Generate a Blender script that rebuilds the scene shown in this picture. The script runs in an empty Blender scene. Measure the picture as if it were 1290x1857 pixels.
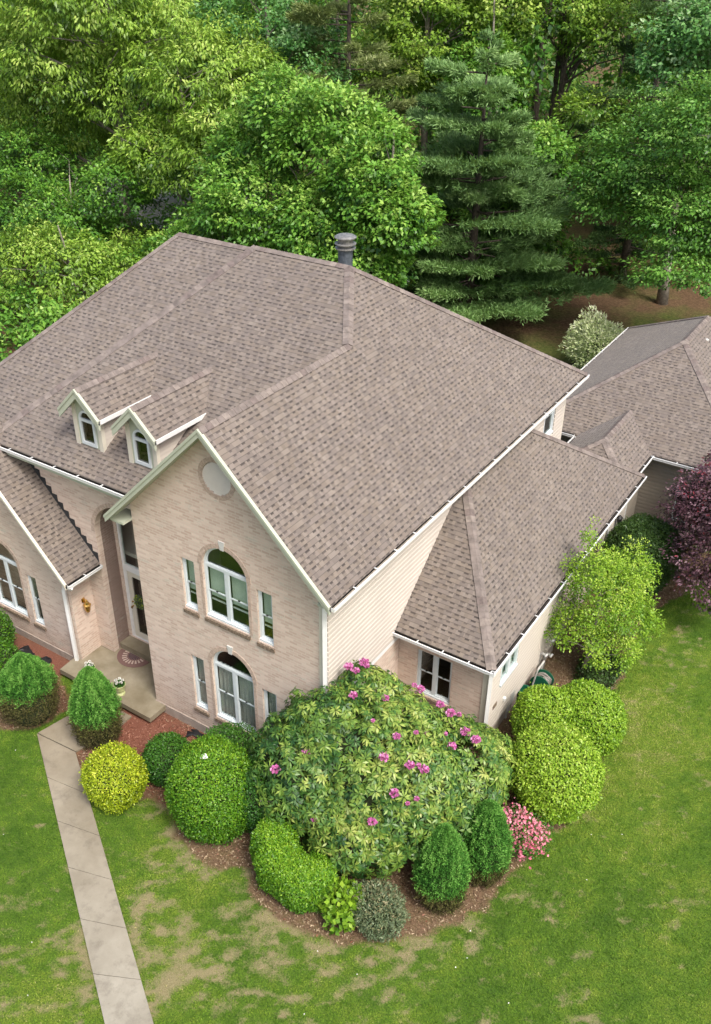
import bpy, bmesh, math, random
import numpy as np
from mathutils import Vector, Matrix
from mathutils.geometry import tessellate_polygon
R_ = math.radians
sc = bpy.context.scene
COL = sc.collection

# ------------------------------------------------------------------ camera, sky, sun, exposure
cam_d = bpy.data.cameras.new('camera'); cam = bpy.data.objects.new('camera', cam_d); COL.objects.link(cam)
_yaw, _pit, _rol, _f = -0.56578, 0.55438, 0.01375, 1686.68
_C = Vector((7.5883, -10.9150, 15.2494))
_fw = Vector((math.cos(_pit)*math.sin(_yaw), math.cos(_pit)*math.cos(_yaw), -math.sin(_pit)))
_rt = Vector((math.cos(_yaw), -math.sin(_yaw), 0)); _up = _rt.cross(_fw)
_r2 = _rt*math.cos(_rol)+_up*math.sin(_rol); _u2 = -_rt*math.sin(_rol)+_up*math.cos(_rol)
cam.matrix_world = Matrix(((_r2.x, _u2.x, -_fw.x, _C.x), (_r2.y, _u2.y, -_fw.y, _C.y), (_r2.z, _u2.z, -_fw.z, _C.z), (0, 0, 0, 1)))
cam_d.sensor_fit = 'VERTICAL'; cam_d.sensor_height = 36.0; cam_d.lens = _f/1857*36.0
cam_d.shift_x = -1.3/1857; cam_d.shift_y = -5.4/1857
cam_d.clip_start = 0.1; cam_d.clip_end = 1200
sc.camera = cam

SUN_EL, SUN_AZ = R_(55), R_(114)      # azimuth clockwise from +Y: light comes from the front right
w = bpy.data.worlds.new('World'); sc.world = w; w.use_nodes = True
nt = w.node_tree; sky = nt.nodes.new('ShaderNodeTexSky'); sky.sky_type = 'NISHITA'; sky.sun_disc = False
sky.sun_elevation = SUN_EL; sky.sun_rotation = SUN_AZ; sky.air_density = 1.0; sky.dust_density = 6.0; sky.ozone_density = 0.6
bg = nt.nodes['Background']; bg.inputs['Strength'].default_value = 0.15
nt.links.new(sky.outputs[0], bg.inputs['Color'])
sd = bpy.data.lights.new('sun', 'SUN'); sd.energy = 1.75; sd.angle = R_(16); sd.color = (1, 0.975, 0.94)
so = bpy.data.objects.new('sun', sd); COL.objects.link(so)
_d = Vector((math.sin(SUN_AZ)*math.cos(SUN_EL), math.cos(SUN_AZ)*math.cos(SUN_EL), math.sin(SUN_EL)))
so.rotation_euler = _d.to_track_quat('Z', 'Y').to_euler(); so.location = (0, 0, 40)
sc.view_settings.view_transform = 'Standard'; sc.view_settings.look = 'None'
sc.view_settings.exposure = 0.74; sc.view_settings.gamma = 1.0

# ------------------------------------------------------------------ node helpers
def srgb(r, g, b):
    f = lambda c: (c/255/12.92 if c/255 <= 0.04045 else ((c/255+0.055)/1.055)**2.4)
    return (f(r), f(g), f(b), 1)
class NT:
    def __init__(s, name):
        s.m = bpy.data.materials.new(name); s.m.use_nodes = True; s.t = s.m.node_tree
        s.p = s.t.nodes['Principled BSDF']; s.out = s.t.nodes['Material Output']
    def set(s, sock, v):
        if isinstance(v, bpy.types.NodeSocket): s.t.links.new(v, sock)
        elif isinstance(v, (tuple, list)) and len(v) == 3 and sock.type == 'RGBA': sock.default_value = (*v, 1)
        else: sock.default_value = v
    def n(s, typ, ins={}, out=0, **kw):
        nd = s.t.nodes.new(typ)
        for k, v in kw.items(): setattr(nd, k, v)
        for k, v in ins.items(): s.set(nd.inputs[k], v)
        return nd.outputs[out]
    def math(s, op, a, b=0.0, c=0.0): return s.n('ShaderNodeMath', {0: a, 1: b, 2: c}, operation=op)
    def mix(s, f, a, b, mode='MIX'):
        nd = s.t.nodes.new('ShaderNodeMix'); nd.data_type = 'RGBA'; nd.blend_type = mode
        s.set(nd.inputs[0], f); s.set(nd.inputs[6], a); s.set(nd.inputs[7], b); return nd.outputs[2]
    def ramp(s, f, stops):
        nd = s.t.nodes.new('ShaderNodeValToRGB'); e = nd.color_ramp.elements
        while len(e) < len(stops): e.new(0.5)
        for k, (p, c) in enumerate(stops): e[k].position = p; e[k].color = (*c[:3], 1)
        s.t.links.new(f, nd.inputs[0]); return nd.outputs[0]
    def step(s, x, a, b):   # smooth 0..1 between a and b
        nd = s.t.nodes.new('ShaderNodeMapRange'); s.set(nd.inputs[0], x); nd.inputs[1].default_value = a; nd.inputs[2].default_value = b; return nd.outputs[0]
    def noise(s, vec, scale, detail=3, rough=0.5, out=0):
        return s.n('ShaderNodeTexNoise', {'Vector': vec, 'Scale': scale, 'Detail': detail, 'Roughness': rough}, out=out)
    def uv(s): return s.n('ShaderNodeUVMap')
    def obj(s): return s.n('ShaderNodeTexCoord', out=3)
    def sep(s, v):
        nd = s.t.nodes.new('ShaderNodeSeparateXYZ'); s.t.links.new(v, nd.inputs[0]); return nd.outputs
    def comb(s, x, y, z=0.0): return s.n('ShaderNodeCombineXYZ', {0: x, 1: y, 2: z})
    def white(s, v): return s.n('ShaderNodeTexWhiteNoise', {'Vector': v}, noise_dimensions='3D')
    def bump(s, h, strength, dist):
        b = s.n('ShaderNodeBump', {'Height': h, 'Strength': strength, 'Distance': dist}); s.t.links.new(b, s.p.inputs['Normal'])
    def base(s, c, rough=0.6, spec=0.4, metal=0.0):
        s.set(s.p.inputs['Base Color'], c); s.set(s.p.inputs['Roughness'], rough)
        s.p.inputs['Specular IOR Level'].default_value = spec; s.p.inputs['Metallic'].default_value = metal; return s.m

def plain(name, c, rough=0.6, var=0.12, scale=6.0, spec=0.4, metal=0.0, bump=0.0):
    g = NT(name); nz = g.noise(g.obj(), scale, 5, 0.6)
    f = g.step(nz, 0.3, 0.7)
    lo = tuple(x*(1-var) for x in c[:3]); hi = tuple(min(1, x*(1+var)) for x in c[:3])
    g.base(g.mix(f, lo, hi), rough, spec, metal)
    if bump: g.bump(g.noise(g.obj(), scale*12, 3), bump, 0.01)
    return g.m

def mat_shingle(name, base, dark, light, h=0.10):
    g = NT(name); u, v, _ = g.sep(g.uv())
    r = g.math('DIVIDE', v, h); row = g.math('FLOOR', r); fv = g.math('FRACT', r)
    off = g.white(g.comb(row, 3.3, 1.0)); off = g.math('MULTIPLY', off, 7.0)
    # staggered saw-tooth tabs of the laminated shingle
    cu = g.math('ADD', g.math('DIVIDE', u, 0.185), off); ci = g.math('FLOOR', cu); fu = g.math('FRACT', cu)
    rn = g.white(g.comb(ci, row, 0.5)); rn2 = g.white(g.comb(ci, row, 7.7)); rn3 = g.white(g.comb(ci, row, 12.2))
    wid = g.math('MULTIPLY_ADD', rn2, 0.36, 0.34)
    st = g.math('MULTIPLY_ADD', rn3, 0.3, 0.04)
    a = g.math('GREATER_THAN', fu, st); b = g.math('LESS_THAN', fu, g.math('ADD', st, wid))
    on = g.math('GREATER_THAN', rn, 0.13)
    gap = g.math('MULTIPLY', g.math('MULTIPLY', a, b), on)
    band = g.step(fv, 0.52, 0.72)
    mark = g.math('MULTIPLY', gap, band)
    # tones of each tab, blends of the granules
    tabr = g.white(g.comb(g.math('FLOOR', g.math('MULTIPLY', cu, 2.0)), row, 21.0))
    big = g.noise(g.obj(), 0.55, 4, 0.6); fine = g.noise(g.uv(), 60.0, 2, 0.7)
    f = g.math('ADD', g.math('MULTIPLY', tabr, 0.55), g.math('MULTIPLY', big, 0.5))
    c = g.ramp(f, [(0.12, tuple(x*0.78 for x in base)), (0.42, tuple(x*0.95 for x in base)), (0.70, tuple(x*1.12 for x in base)), (0.90, light)])
    hue = g.step(g.white(g.comb(ci, row, 33.0)), 0.2, 1.0)
    c = g.mix(g.math('MULTIPLY', hue, 0.35), c, (base[0]*1.12, base[1]*1.04, base[2]*0.82))
    c = g.mix(g.math('MULTIPLY', mark, g.math('MULTIPLY_ADD', g.white(g.comb(ci, row, 55.0)), 0.55, 0.45)), c, dark)
    pale = g.math('MULTIPLY', g.math('MULTIPLY', g.math('GREATER_THAN', g.white(g.comb(ci, row, 61.0)), 0.72), g.math('SUBTRACT', 1.0, gap)), 0.45)
    c = g.mix(pale, c, light)
    ux, vx, _ = g.sep(g.uv()); strk = g.step(g.noise(g.comb(g.math('MULTIPLY', ux, 1.0), g.math('MULTIPLY', vx, 0.12)), 1.6, 4, 0.6), 0.45, 0.75)
    c = g.mix(g.math('MULTIPLY', strk, 0.22), c, tuple(x*0.62 for x in base))
    edge = g.math('MAXIMUM', g.math('GREATER_THAN', fv, 0.90), g.math('LESS_THAN', fv, 0.03))
    c = g.mix(g.math('MULTIPLY', edge, 0.5), c, dark)
    c = g.mix(g.math('MULTIPLY', g.step(fine, 0.35, 0.75), 0.22), c, tuple(x*0.7 for x in base))
    g.base(c, 0.85, 0.3); g.p.inputs['Sheen Weight'].default_value = 0.12; g.p.inputs['Sheen Roughness'].default_value = 0.6
    hgt = g.math('SUBTRACT', g.math('MULTIPLY_ADD', fv, -0.6, 1.0), g.math('MULTIPLY', mark, 0.45))
    g.bump(hgt, 0.6, 0.012)
    return g.m

def mat_brick(name, c1, c2, mortar, sick=(0.38, 0.41, 0.35)):
    g = NT(name); uv = g.uv()
    nd = g.t.nodes.new('ShaderNodeTexBrick'); g.t.links.new(uv, nd.inputs['Vector'])
    nd.inputs['Scale'].default_value = 1.0; nd.inputs['Brick Width'].default_value = 0.19; nd.inputs['Row Height'].default_value = 0.062
    nd.inputs['Mortar Size'].default_value = 0.0075; nd.inputs['Mortar Smooth'].default_value = 0.2; nd.inputs['Bias'].default_value = 0.0
    nd.inputs['Color1'].default_value = (0, 0, 0, 1); nd.inputs['Color2'].default_value = (1, 1, 1, 1); nd.inputs['Mortar'].default_value = (0.5, 0.5, 0.5, 1)
    fac = nd.outputs['Fac']
    tone = g.sep(nd.outputs['Color'])[0]
    c = g.ramp(tone, [(0.0, c1), (0.5, tuple((a+b)/2 for a, b in zip(c1, c2))), (1.0, c2)])
    u, v, _ = g.sep(uv)
    sv = g.comb(g.math('MULTIPLY', u, 1.0), g.math('MULTIPLY', v, 2.6), 0)
    pat = g.step(g.noise(sv, 1.5, 5, 0.75), 0.55, 0.66)
    c = g.mix(g.math('MULTIPLY', pat, g.math('MULTIPLY_ADD', tone, 0.5, 0.15)), c, sick)
    red = g.step(g.noise(sv, 2.3, 4, 0.7), 0.60, 0.72)
    c = g.mix(g.math('MULTIPLY', red, 0.25), c, tuple(x*y for x, y in zip(c1, (0.9, 0.72, 0.66))))
    dirt = g.step(g.noise(g.obj(), 0.7, 5, 0.65), 0.45, 0.75)
    c = g.mix(g.math('MULTIPLY', dirt, 0.16), c, (0.30, 0.27, 0.23))
    zz_ = g.sep(g.obj())[2]; low = g.math('MULTIPLY', g.step(zz_, 1.3, 0.1), g.step(g.noise(g.obj(), 2.2, 5, 0.7), 0.38, 0.62)); c = g.mix(g.math('MULTIPLY', low, 0.38), c, (0.20, 0.15, 0.12))
    c = g.mix(fac, c, mortar)
    g.base(c, 0.85, 0.3); g.bump(g.math('MULTIPLY', fac, -1.0), 0.5, 0.006)
    return g.m

def mat_leaf(name, stops, rough=0.45, trans=0.28, spec=0.45):
    g = NT(name); a = g.n('ShaderNodeAttribute', out=2, attribute_name='tone')
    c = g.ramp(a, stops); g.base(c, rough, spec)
    tr = g.n('ShaderNodeBsdfTranslucent', {'Color': g.mix(0.35, c, (0.35, 0.5, 0.05))})
    mx = g.n('ShaderNodeMixShader', {0: trans, 1: g.p.outputs[0], 2: tr})
    g.t.links.new(mx, g.out.inputs[0]); return g.m

def mat_glass(name, tint=(0.55, 0.6, 0.58), k=0.6):
    g = NT(name)
    fr = g.n('ShaderNodeLayerWeight', {'Blend': 0.5}, out=1); fr = g.math('MULTIPLY_ADD', g.math('POWER', fr, 3.2), k, 0.045)
    tr = g.n('ShaderNodeBsdfTransparent', {'Color': tint}); gl = g.n('ShaderNodeBsdfGlossy', {'Color': (0.9, 0.95, 0.95), 'Roughness': 0.03})
    mx = g.n('ShaderNodeMixShader', {0: fr, 1: tr, 2: gl}); g.t.links.new(mx, g.out.inputs[0]); return g.m

S = {}
S['shingle'] = mat_shingle('roof_shingles', (0.158, 0.134, 0.118), (0.034, 0.027, 0.024), (0.235, 0.203, 0.17))
S['cap'] = plain('ridge_cap_shingles', (0.172, 0.146, 0.132), 0.85, 0.34, 5.0)
S['brick'] = mat_brick('tan_brick', (0.52, 0.385, 0.315), (0.68, 0.555, 0.47), (0.60, 0.53, 0.44))
S['brick_shade'] = mat_brick('shaded_reveal_brick', (0.20, 0.14, 0.115), (0.25, 0.18, 0.15), (0.28, 0.22, 0.19))  # darker copy of the tan brick: shade of the recess put into colour
S['rowlock'] = plain('sill_brick', (0.185, 0.14, 0.10), 0.9, 0.6, 22.0, bump=0.4)
S['archbrick'] = plain('arch_brick', (0.46, 0.36, 0.29), 0.9, 0.25, 14.0)
S['siding'] = plain('cream_siding', (0.52, 0.475, 0.42), 0.5, 0.05, 1.2)
S['siding_taupe'] = plain('taupe_siding', (0.26, 0.23, 0.19), 0.55, 0.08, 1.5)
S['frame'] = plain('window_vinyl', (0.60, 0.655, 0.67), 0.4, 0.05, 8.0)
S['white'] = plain('white_trim', (0.72, 0.73, 0.72), 0.4, 0.05, 8.0)
S['cap2'] = plain('ridge_cap_shingles_dark', (0.145, 0.118, 0.108), 0.85, 0.3, 9.0)
S['cap3'] = plain('ridge_cap_shingles_light', (0.205, 0.175, 0.155), 0.85, 0.3, 9.0)
S['gutterlight'] = plain('gutter_silt', (0.30, 0.27, 0.22), 0.9, 0.45, 9.0)
S['gutterdark'] = plain('gutter_grime', (0.035, 0.03, 0.025), 0.9, 0.3, 20.0)
S['sage'] = plain('sage_trim', (0.43, 0.465, 0.37), 0.5, 0.05, 4.0)
S['cream'] = plain('cream_trim', (0.60, 0.57, 0.48), 0.5, 0.05, 4.0)
S['stone'] = plain('limestone', (0.55, 0.55, 0.52), 0.8, 0.08, 9.0)
S['foundation'] = plain('foundation_concrete', (0.34, 0.29, 0.25), 0.9, 0.18, 5.0, bump=0.3)
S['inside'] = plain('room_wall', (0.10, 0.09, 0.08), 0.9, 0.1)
S['shade'] = plain('window_shade', (0.56, 0.62, 0.55), 0.8, 0.05)
S['curtain'] = plain('curtain_cloth', (0.50, 0.50, 0.47), 0.8, 0.1, 9.0)
S['glass'] = mat_glass('window_glass', (0.88, 0.92, 0.90))
S['glassdark'] = mat_glass('dark_glass', (0.62, 0.6, 0.57), 0.3)
S['metal'] = plain('flue_steel', (0.12, 0.145, 0.17), 0.55, 0.4, 14.0, metal=0.6)
S['metalcap'] = plain('cap_steel', (0.26, 0.26, 0.25), 0.5, 0.35, 20.0, metal=0.6)
S['flash'] = plain('black_flashing', (0.03, 0.032, 0.035), 0.6, 0.3)
S['brass'] = plain('brass', (0.66, 0.43, 0.13), 0.22, 0.15, 20.0, metal=1.0)
S['black'] = plain('black_plastic', (0.02, 0.02, 0.022), 0.5, 0.2)
S['bark'] = plain('bark', (0.085, 0.07, 0.055), 0.95, 0.4, 9.0, bump=0.6)
S['barkgrey'] = plain('grey_bark', (0.24, 0.215, 0.18), 0.95, 0.4, 7.0, bump=0.6)
S['twig'] = plain('shrub_twigs', (0.055, 0.042, 0.025), 0.95, 0.4, 30.0)
S['core'] = plain('shrub_core_shade', (0.022, 0.032, 0.010), 0.95, 0.5, 25.0)  # dark colour stands in for the shade inside the shrubs
S['mulch'] = plain('red_mulch', (0.25, 0.10, 0.065), 0.95, 0.5, 25.0, bump=0.6)
S['greenplastic'] = plain('green_plastic', (0.01, 0.10, 0.055), 0.4, 0.15)
S['hose'] = plain('grey_hose', (0.22, 0.21, 0.19), 0.6, 0.2)
S['pvc'] = plain('grey_plastic', (0.42, 0.42, 0.40), 0.5, 0.15)

def mat_concrete():
    g = NT('path_concrete'); o = g.obj()
    n1 = g.step(g.noise(o, 1.1, 6, 0.65), 0.35, 0.7); n2 = g.noise(o, 45, 3, 0.7)
    up_ = g.step(g.sep(o)[1], -6.0, -2.2); c = g.mix(up_, g.mix(n1, (0.24, 0.225, 0.18), (0.34, 0.325, 0.27)), g.mix(n1, (0.19, 0.16, 0.11), (0.29, 0.255, 0.19)))
    st = g.step(g.noise(o, 1.9, 6, 0.75), 0.52, 0.72)
    c = g.mix(g.math('MULTIPLY', st, 0.6), c, (0.10, 0.085, 0.065))
    c = g.mix(g.math('MULTIPLY', g.step(n2, 0.4, 0.8), 0.3), c, (0.24, 0.21, 0.17))
    g.base(c, 0.9, 0.3); g.bump(n2, 0.4, 0.006); return g.m
def mat_porch():
    g = NT('porch_concrete'); o = g.obj()
    n1 = g.step(g.noise(o, 1.6, 6, 0.65), 0.35, 0.68)
    c = g.mix(n1, (0.165, 0.14, 0.09), (0.265, 0.235, 0.17))
    c = g.mix(g.math('MULTIPLY', g.step(g.noise(o, 6, 4, 0.7), 0.55, 0.8), 0.4), c, (0.17, 0.145, 0.09))
    g.base(c, 0.8, 0.35); g.bump(g.noise(o, 50, 3, 0.7), 0.3, 0.005); return g.m
S['concrete'] = mat_concrete(); S['porch'] = mat_porch()

def mat_lawn():
    g = NT('lawn_grass'); o = g.obj()
    dead = g.n('ShaderNodeAttribute', out=2, attribute_name='dead'); bed = g.n('ShaderNodeAttribute', out=2, attribute_name='bed')
    red = g.n('ShaderNodeAttribute', out=2, attribute_name='red'); lawn_tone = g.n('ShaderNodeAttribute', out=2, attribute_name='tone')  # tone attribute: mower bands and tufty variation
    f1 = g.noise(o, 32, 4, 0.75); f2 = g.noise(o, 110, 2, 0.7); f3 = g.noise(o, 5.5, 4, 0.6)
    gr = g.ramp(g.math('ADD', g.math('MULTIPLY', lawn_tone, 0.6), g.math('MULTIPLY', f3, 0.4)), [(0.2, (0.065, 0.145, 0.012)), (0.42, (0.125, 0.225, 0.02)), (0.6, (0.20, 0.285, 0.03)), (0.8, (0.29, 0.32, 0.08))])
    gr = g.mix(g.step(f1, 0.35, 0.6), tuple([0.045, 0.095, 0.014]), gr)
    f4 = g.noise(o, 13, 3, 0.7); dd = g.mix(g.step(f2, 0.35, 0.65), (0.19, 0.17, 0.07), (0.37, 0.32, 0.18))
    dm = g.step(g.math('ADD', g.math('ADD', dead, g.math('MULTIPLY_ADD', f1, 0.8, -0.4)), g.math('MULTIPLY_ADD', f4, 1.1, -0.55)), 0.25, 0.85)
    c = g.mix(dm, gr, dd)
    so_ = g.mix(g.step(f1, 0.35, 0.65), (0.095, 0.065, 0.038), (0.24, 0.175, 0.105))
    so_ = g.mix(g.math('MULTIPLY', g.step(f3, 0.45, 0.7), 0.45), so_, (0.10, 0.13, 0.03))
    so_ = g.mix(g.math('MULTIPLY', g.step(f2, 0.6, 0.75), 0.6), so_, (0.34, 0.26, 0.17))
    rd = g.mix(g.step(f2, 0.35, 0.65), (0.13, 0.045, 0.03), (0.32, 0.14, 0.095))
    so_ = g.mix(red, so_, rd)
    bm = g.step(g.math('ADD', bed, g.math('MULTIPLY_ADD', f1, 0.35, -0.17)), 0.4, 0.6)
    c = g.mix(bm, c, so_)
    g.base(c, 0.9, 0.2); g.bump(g.math('ADD', f1, f2), 0.9, 0.03); return g.m
S['lawn'] = mat_lawn()
def mat_floor():
    g = NT('forest_floor'); o = g.obj()
    n1 = g.step(g.noise(o, 0.22, 5, 0.65), 0.42, 0.62); n2 = g.step(g.noise(o, 9, 4, 0.7), 0.35, 0.7)
    li = g.mix(n2, (0.07, 0.042, 0.024), (0.17, 0.11, 0.065)); gr = g.mix(n2, (0.05, 0.075, 0.018), (0.14, 0.145, 0.045))
    g.base(g.mix(n1, li, gr), 0.95, 0.1); g.bump(g.noise(o, 12, 4), 0.8, 0.05); return g.m
S['floor'] = mat_floor()
def hexs(*a): return a
LEAF = {}
LEAF['oak'] = mat_leaf('oak_leaves', [(0.0, (0.035, 0.095, 0.012)), (0.4, (0.135, 0.26, 0.022)), (0.75, (0.26, 0.43, 0.05)), (1.0, (0.42, 0.55, 0.12))])
LEAF['maple'] = mat_leaf('maple_leaves', [(0.0, (0.014, 0.06, 0.010)), (0.4, (0.075, 0.215, 0.022)), (0.75, (0.17, 0.37, 0.045)), (1.0, (0.33, 0.52, 0.10))])
LEAF['blue'] = mat_leaf('silvery_green_leaves', [(0.0, (0.014, 0.06, 0.014)), (0.4, (0.065, 0.20, 0.04)), (0.75, (0.14, 0.34, 0.085)), (1.0, (0.33, 0.50, 0.24))])
LEAF['beech'] = mat_leaf('beech_leaves', [(0.0, (0.018, 0.065, 0.010)), (0.4, (0.07, 0.205, 0.024)), (0.75, (0.155, 0.35, 0.05)), (1.0, (0.30, 0.50, 0.12))])
LEAF['pine'] = mat_leaf('pine_needles', [(0.0, (0.020, 0.060, 0.020)), (0.4, (0.095, 0.20, 0.055)), (0.75, (0.21, 0.37, 0.12)), (1.0, (0.34, 0.52, 0.2))], 0.6, 0.25)
LEAF['pitch'] = mat_leaf('olive_needles', [(0.0, (0.06, 0.075, 0.022)), (0.4, (0.15, 0.20, 0.06)), (0.75, (0.27, 0.34, 0.12)), (1.0, (0.38, 0.43, 0.2))], 0.6, 0.25)
LEAF['dark'] = mat_leaf('dark_leaves', [(0.0, (0.010, 0.030, 0.010)), (0.5, (0.028, 0.075, 0.018)), (1.0, (0.07, 0.14, 0.03))])
LEAF['box'] = mat_leaf('boxwood_leaves', [(0.0, (0.012, 0.06, 0.005)), (0.4, (0.065, 0.20, 0.010)), (0.75, (0.16, 0.34, 0.018)), (1.0, (0.32, 0.52, 0.04))])
LEAF['deep'] = mat_leaf('deep_green_leaves', [(0.0, (0.010, 0.045, 0.008)), (0.5, (0.025, 0.11, 0.012)), (1.0, (0.08, 0.22, 0.02))])
LEAF['gold'] = mat_leaf('golden_leaves', [(0.0, (0.08, 0.13, 0.01)), (0.35, (0.23, 0.33, 0.012)), (0.7, (0.42, 0.53, 0.02)), (1.0, (0.64, 0.68, 0.07))])
LEAF['lime'] = mat_leaf('lime_leaves', [(0.0, (0.06, 0.16, 0.01)), (0.4, (0.17, 0.33, 0.02)), (0.75, (0.29, 0.47, 0.035)), (1.0, (0.44, 0.58, 0.09))])
LEAF['spruce'] = mat_leaf('spruce_needles', [(0.0, (0.010, 0.055, 0.010)), (0.4, (0.045, 0.165, 0.022)), (0.75, (0.10, 0.28, 0.04)), (1.0, (0.19, 0.40, 0.08))], 0.7, 0.1, 0.2)
LEAF['brown'] = mat_leaf('browned_needles', [(0.0, (0.04, 0.035, 0.015)), (0.5, (0.085, 0.075, 0.03)), (1.0, (0.12, 0.14, 0.03))], 0.8, 0.05, 0.2)
LEAF['rhodo'] = mat_leaf('rhododendron_leaves', [(0.0, (0.012, 0.055, 0.014)), (0.35, (0.06, 0.155, 0.028)), (0.6, (0.16, 0.27, 0.04)), (0.85, (0.28, 0.37, 0.07)), (1.0, (0.37, 0.42, 0.11))], 0.42, 0.18)
LEAF['pink'] = mat_leaf('pink_petals', [(0.0, (0.45, 0.07, 0.28)), (0.5, (0.70, 0.20, 0.52)), (1.0, (0.84, 0.42, 0.70))], 0.6, 0.3, 0.2)
LEAF['coral'] = mat_leaf('coral_petals', [(0.0, (0.62, 0.09, 0.18)), (0.5, (0.82, 0.24, 0.36)), (1.0, (0.88, 0.45, 0.52))], 0.6, 0.3, 0.2)
LEAF['white'] = mat_leaf('white_petals', [(0.0, (0.6, 0.6, 0.55)), (1.0, (0.85, 0.85, 0.82))], 0.6, 0.2, 0.2)
LEAF['grey'] = mat_leaf('grey_green_leaves', [(0.0, (0.03, 0.05, 0.025)), (0.4, (0.10, 0.15, 0.08)), (0.75, (0.20, 0.26, 0.14)), (1.0, (0.30, 0.26, 0.14))])
LEAF['willow'] = mat_leaf('variegated_leaves', [(0.0, (0.14, 0.24, 0.07)), (0.4, (0.38, 0.50, 0.20)), (0.75, (0.58, 0.66, 0.36)), (1.0, (0.75, 0.78, 0.55))])
LEAF['red'] = mat_leaf('red_maple_leaves', [(0.0, (0.022, 0.008, 0.012)), (0.45, (0.075, 0.028, 0.042)), (0.8, (0.16, 0.08, 0.11)), (0.95, (0.25, 0.15, 0.19)), (1.0, (0.27, 0.04, 0.06))], 0.5, 0.22)
LEAF['grass'] = mat_leaf('grass_blades', [(0.0, (0.05, 0.125, 0.010)), (0.4, (0.115, 0.235, 0.018)), (0.7, (0.24, 0.35, 0.04)), (1.0, (0.44, 0.40, 0.17))], 0.6, 0.25, 0.2)
LEAF['chips'] = mat_leaf('mulch_chips', [(0.0, (0.10, 0.035, 0.022)), (0.5, (0.24, 0.095, 0.06)), (1.0, (0.40, 0.22, 0.16))], 0.9, 0.0, 0.1)
LEAF['litter'] = mat_leaf('dry_litter', [(0.0, (0.09, 0.055, 0.03)), (0.5, (0.20, 0.14, 0.085)), (1.0, (0.42, 0.33, 0.22))], 0.9, 0.0, 0.1)

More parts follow.
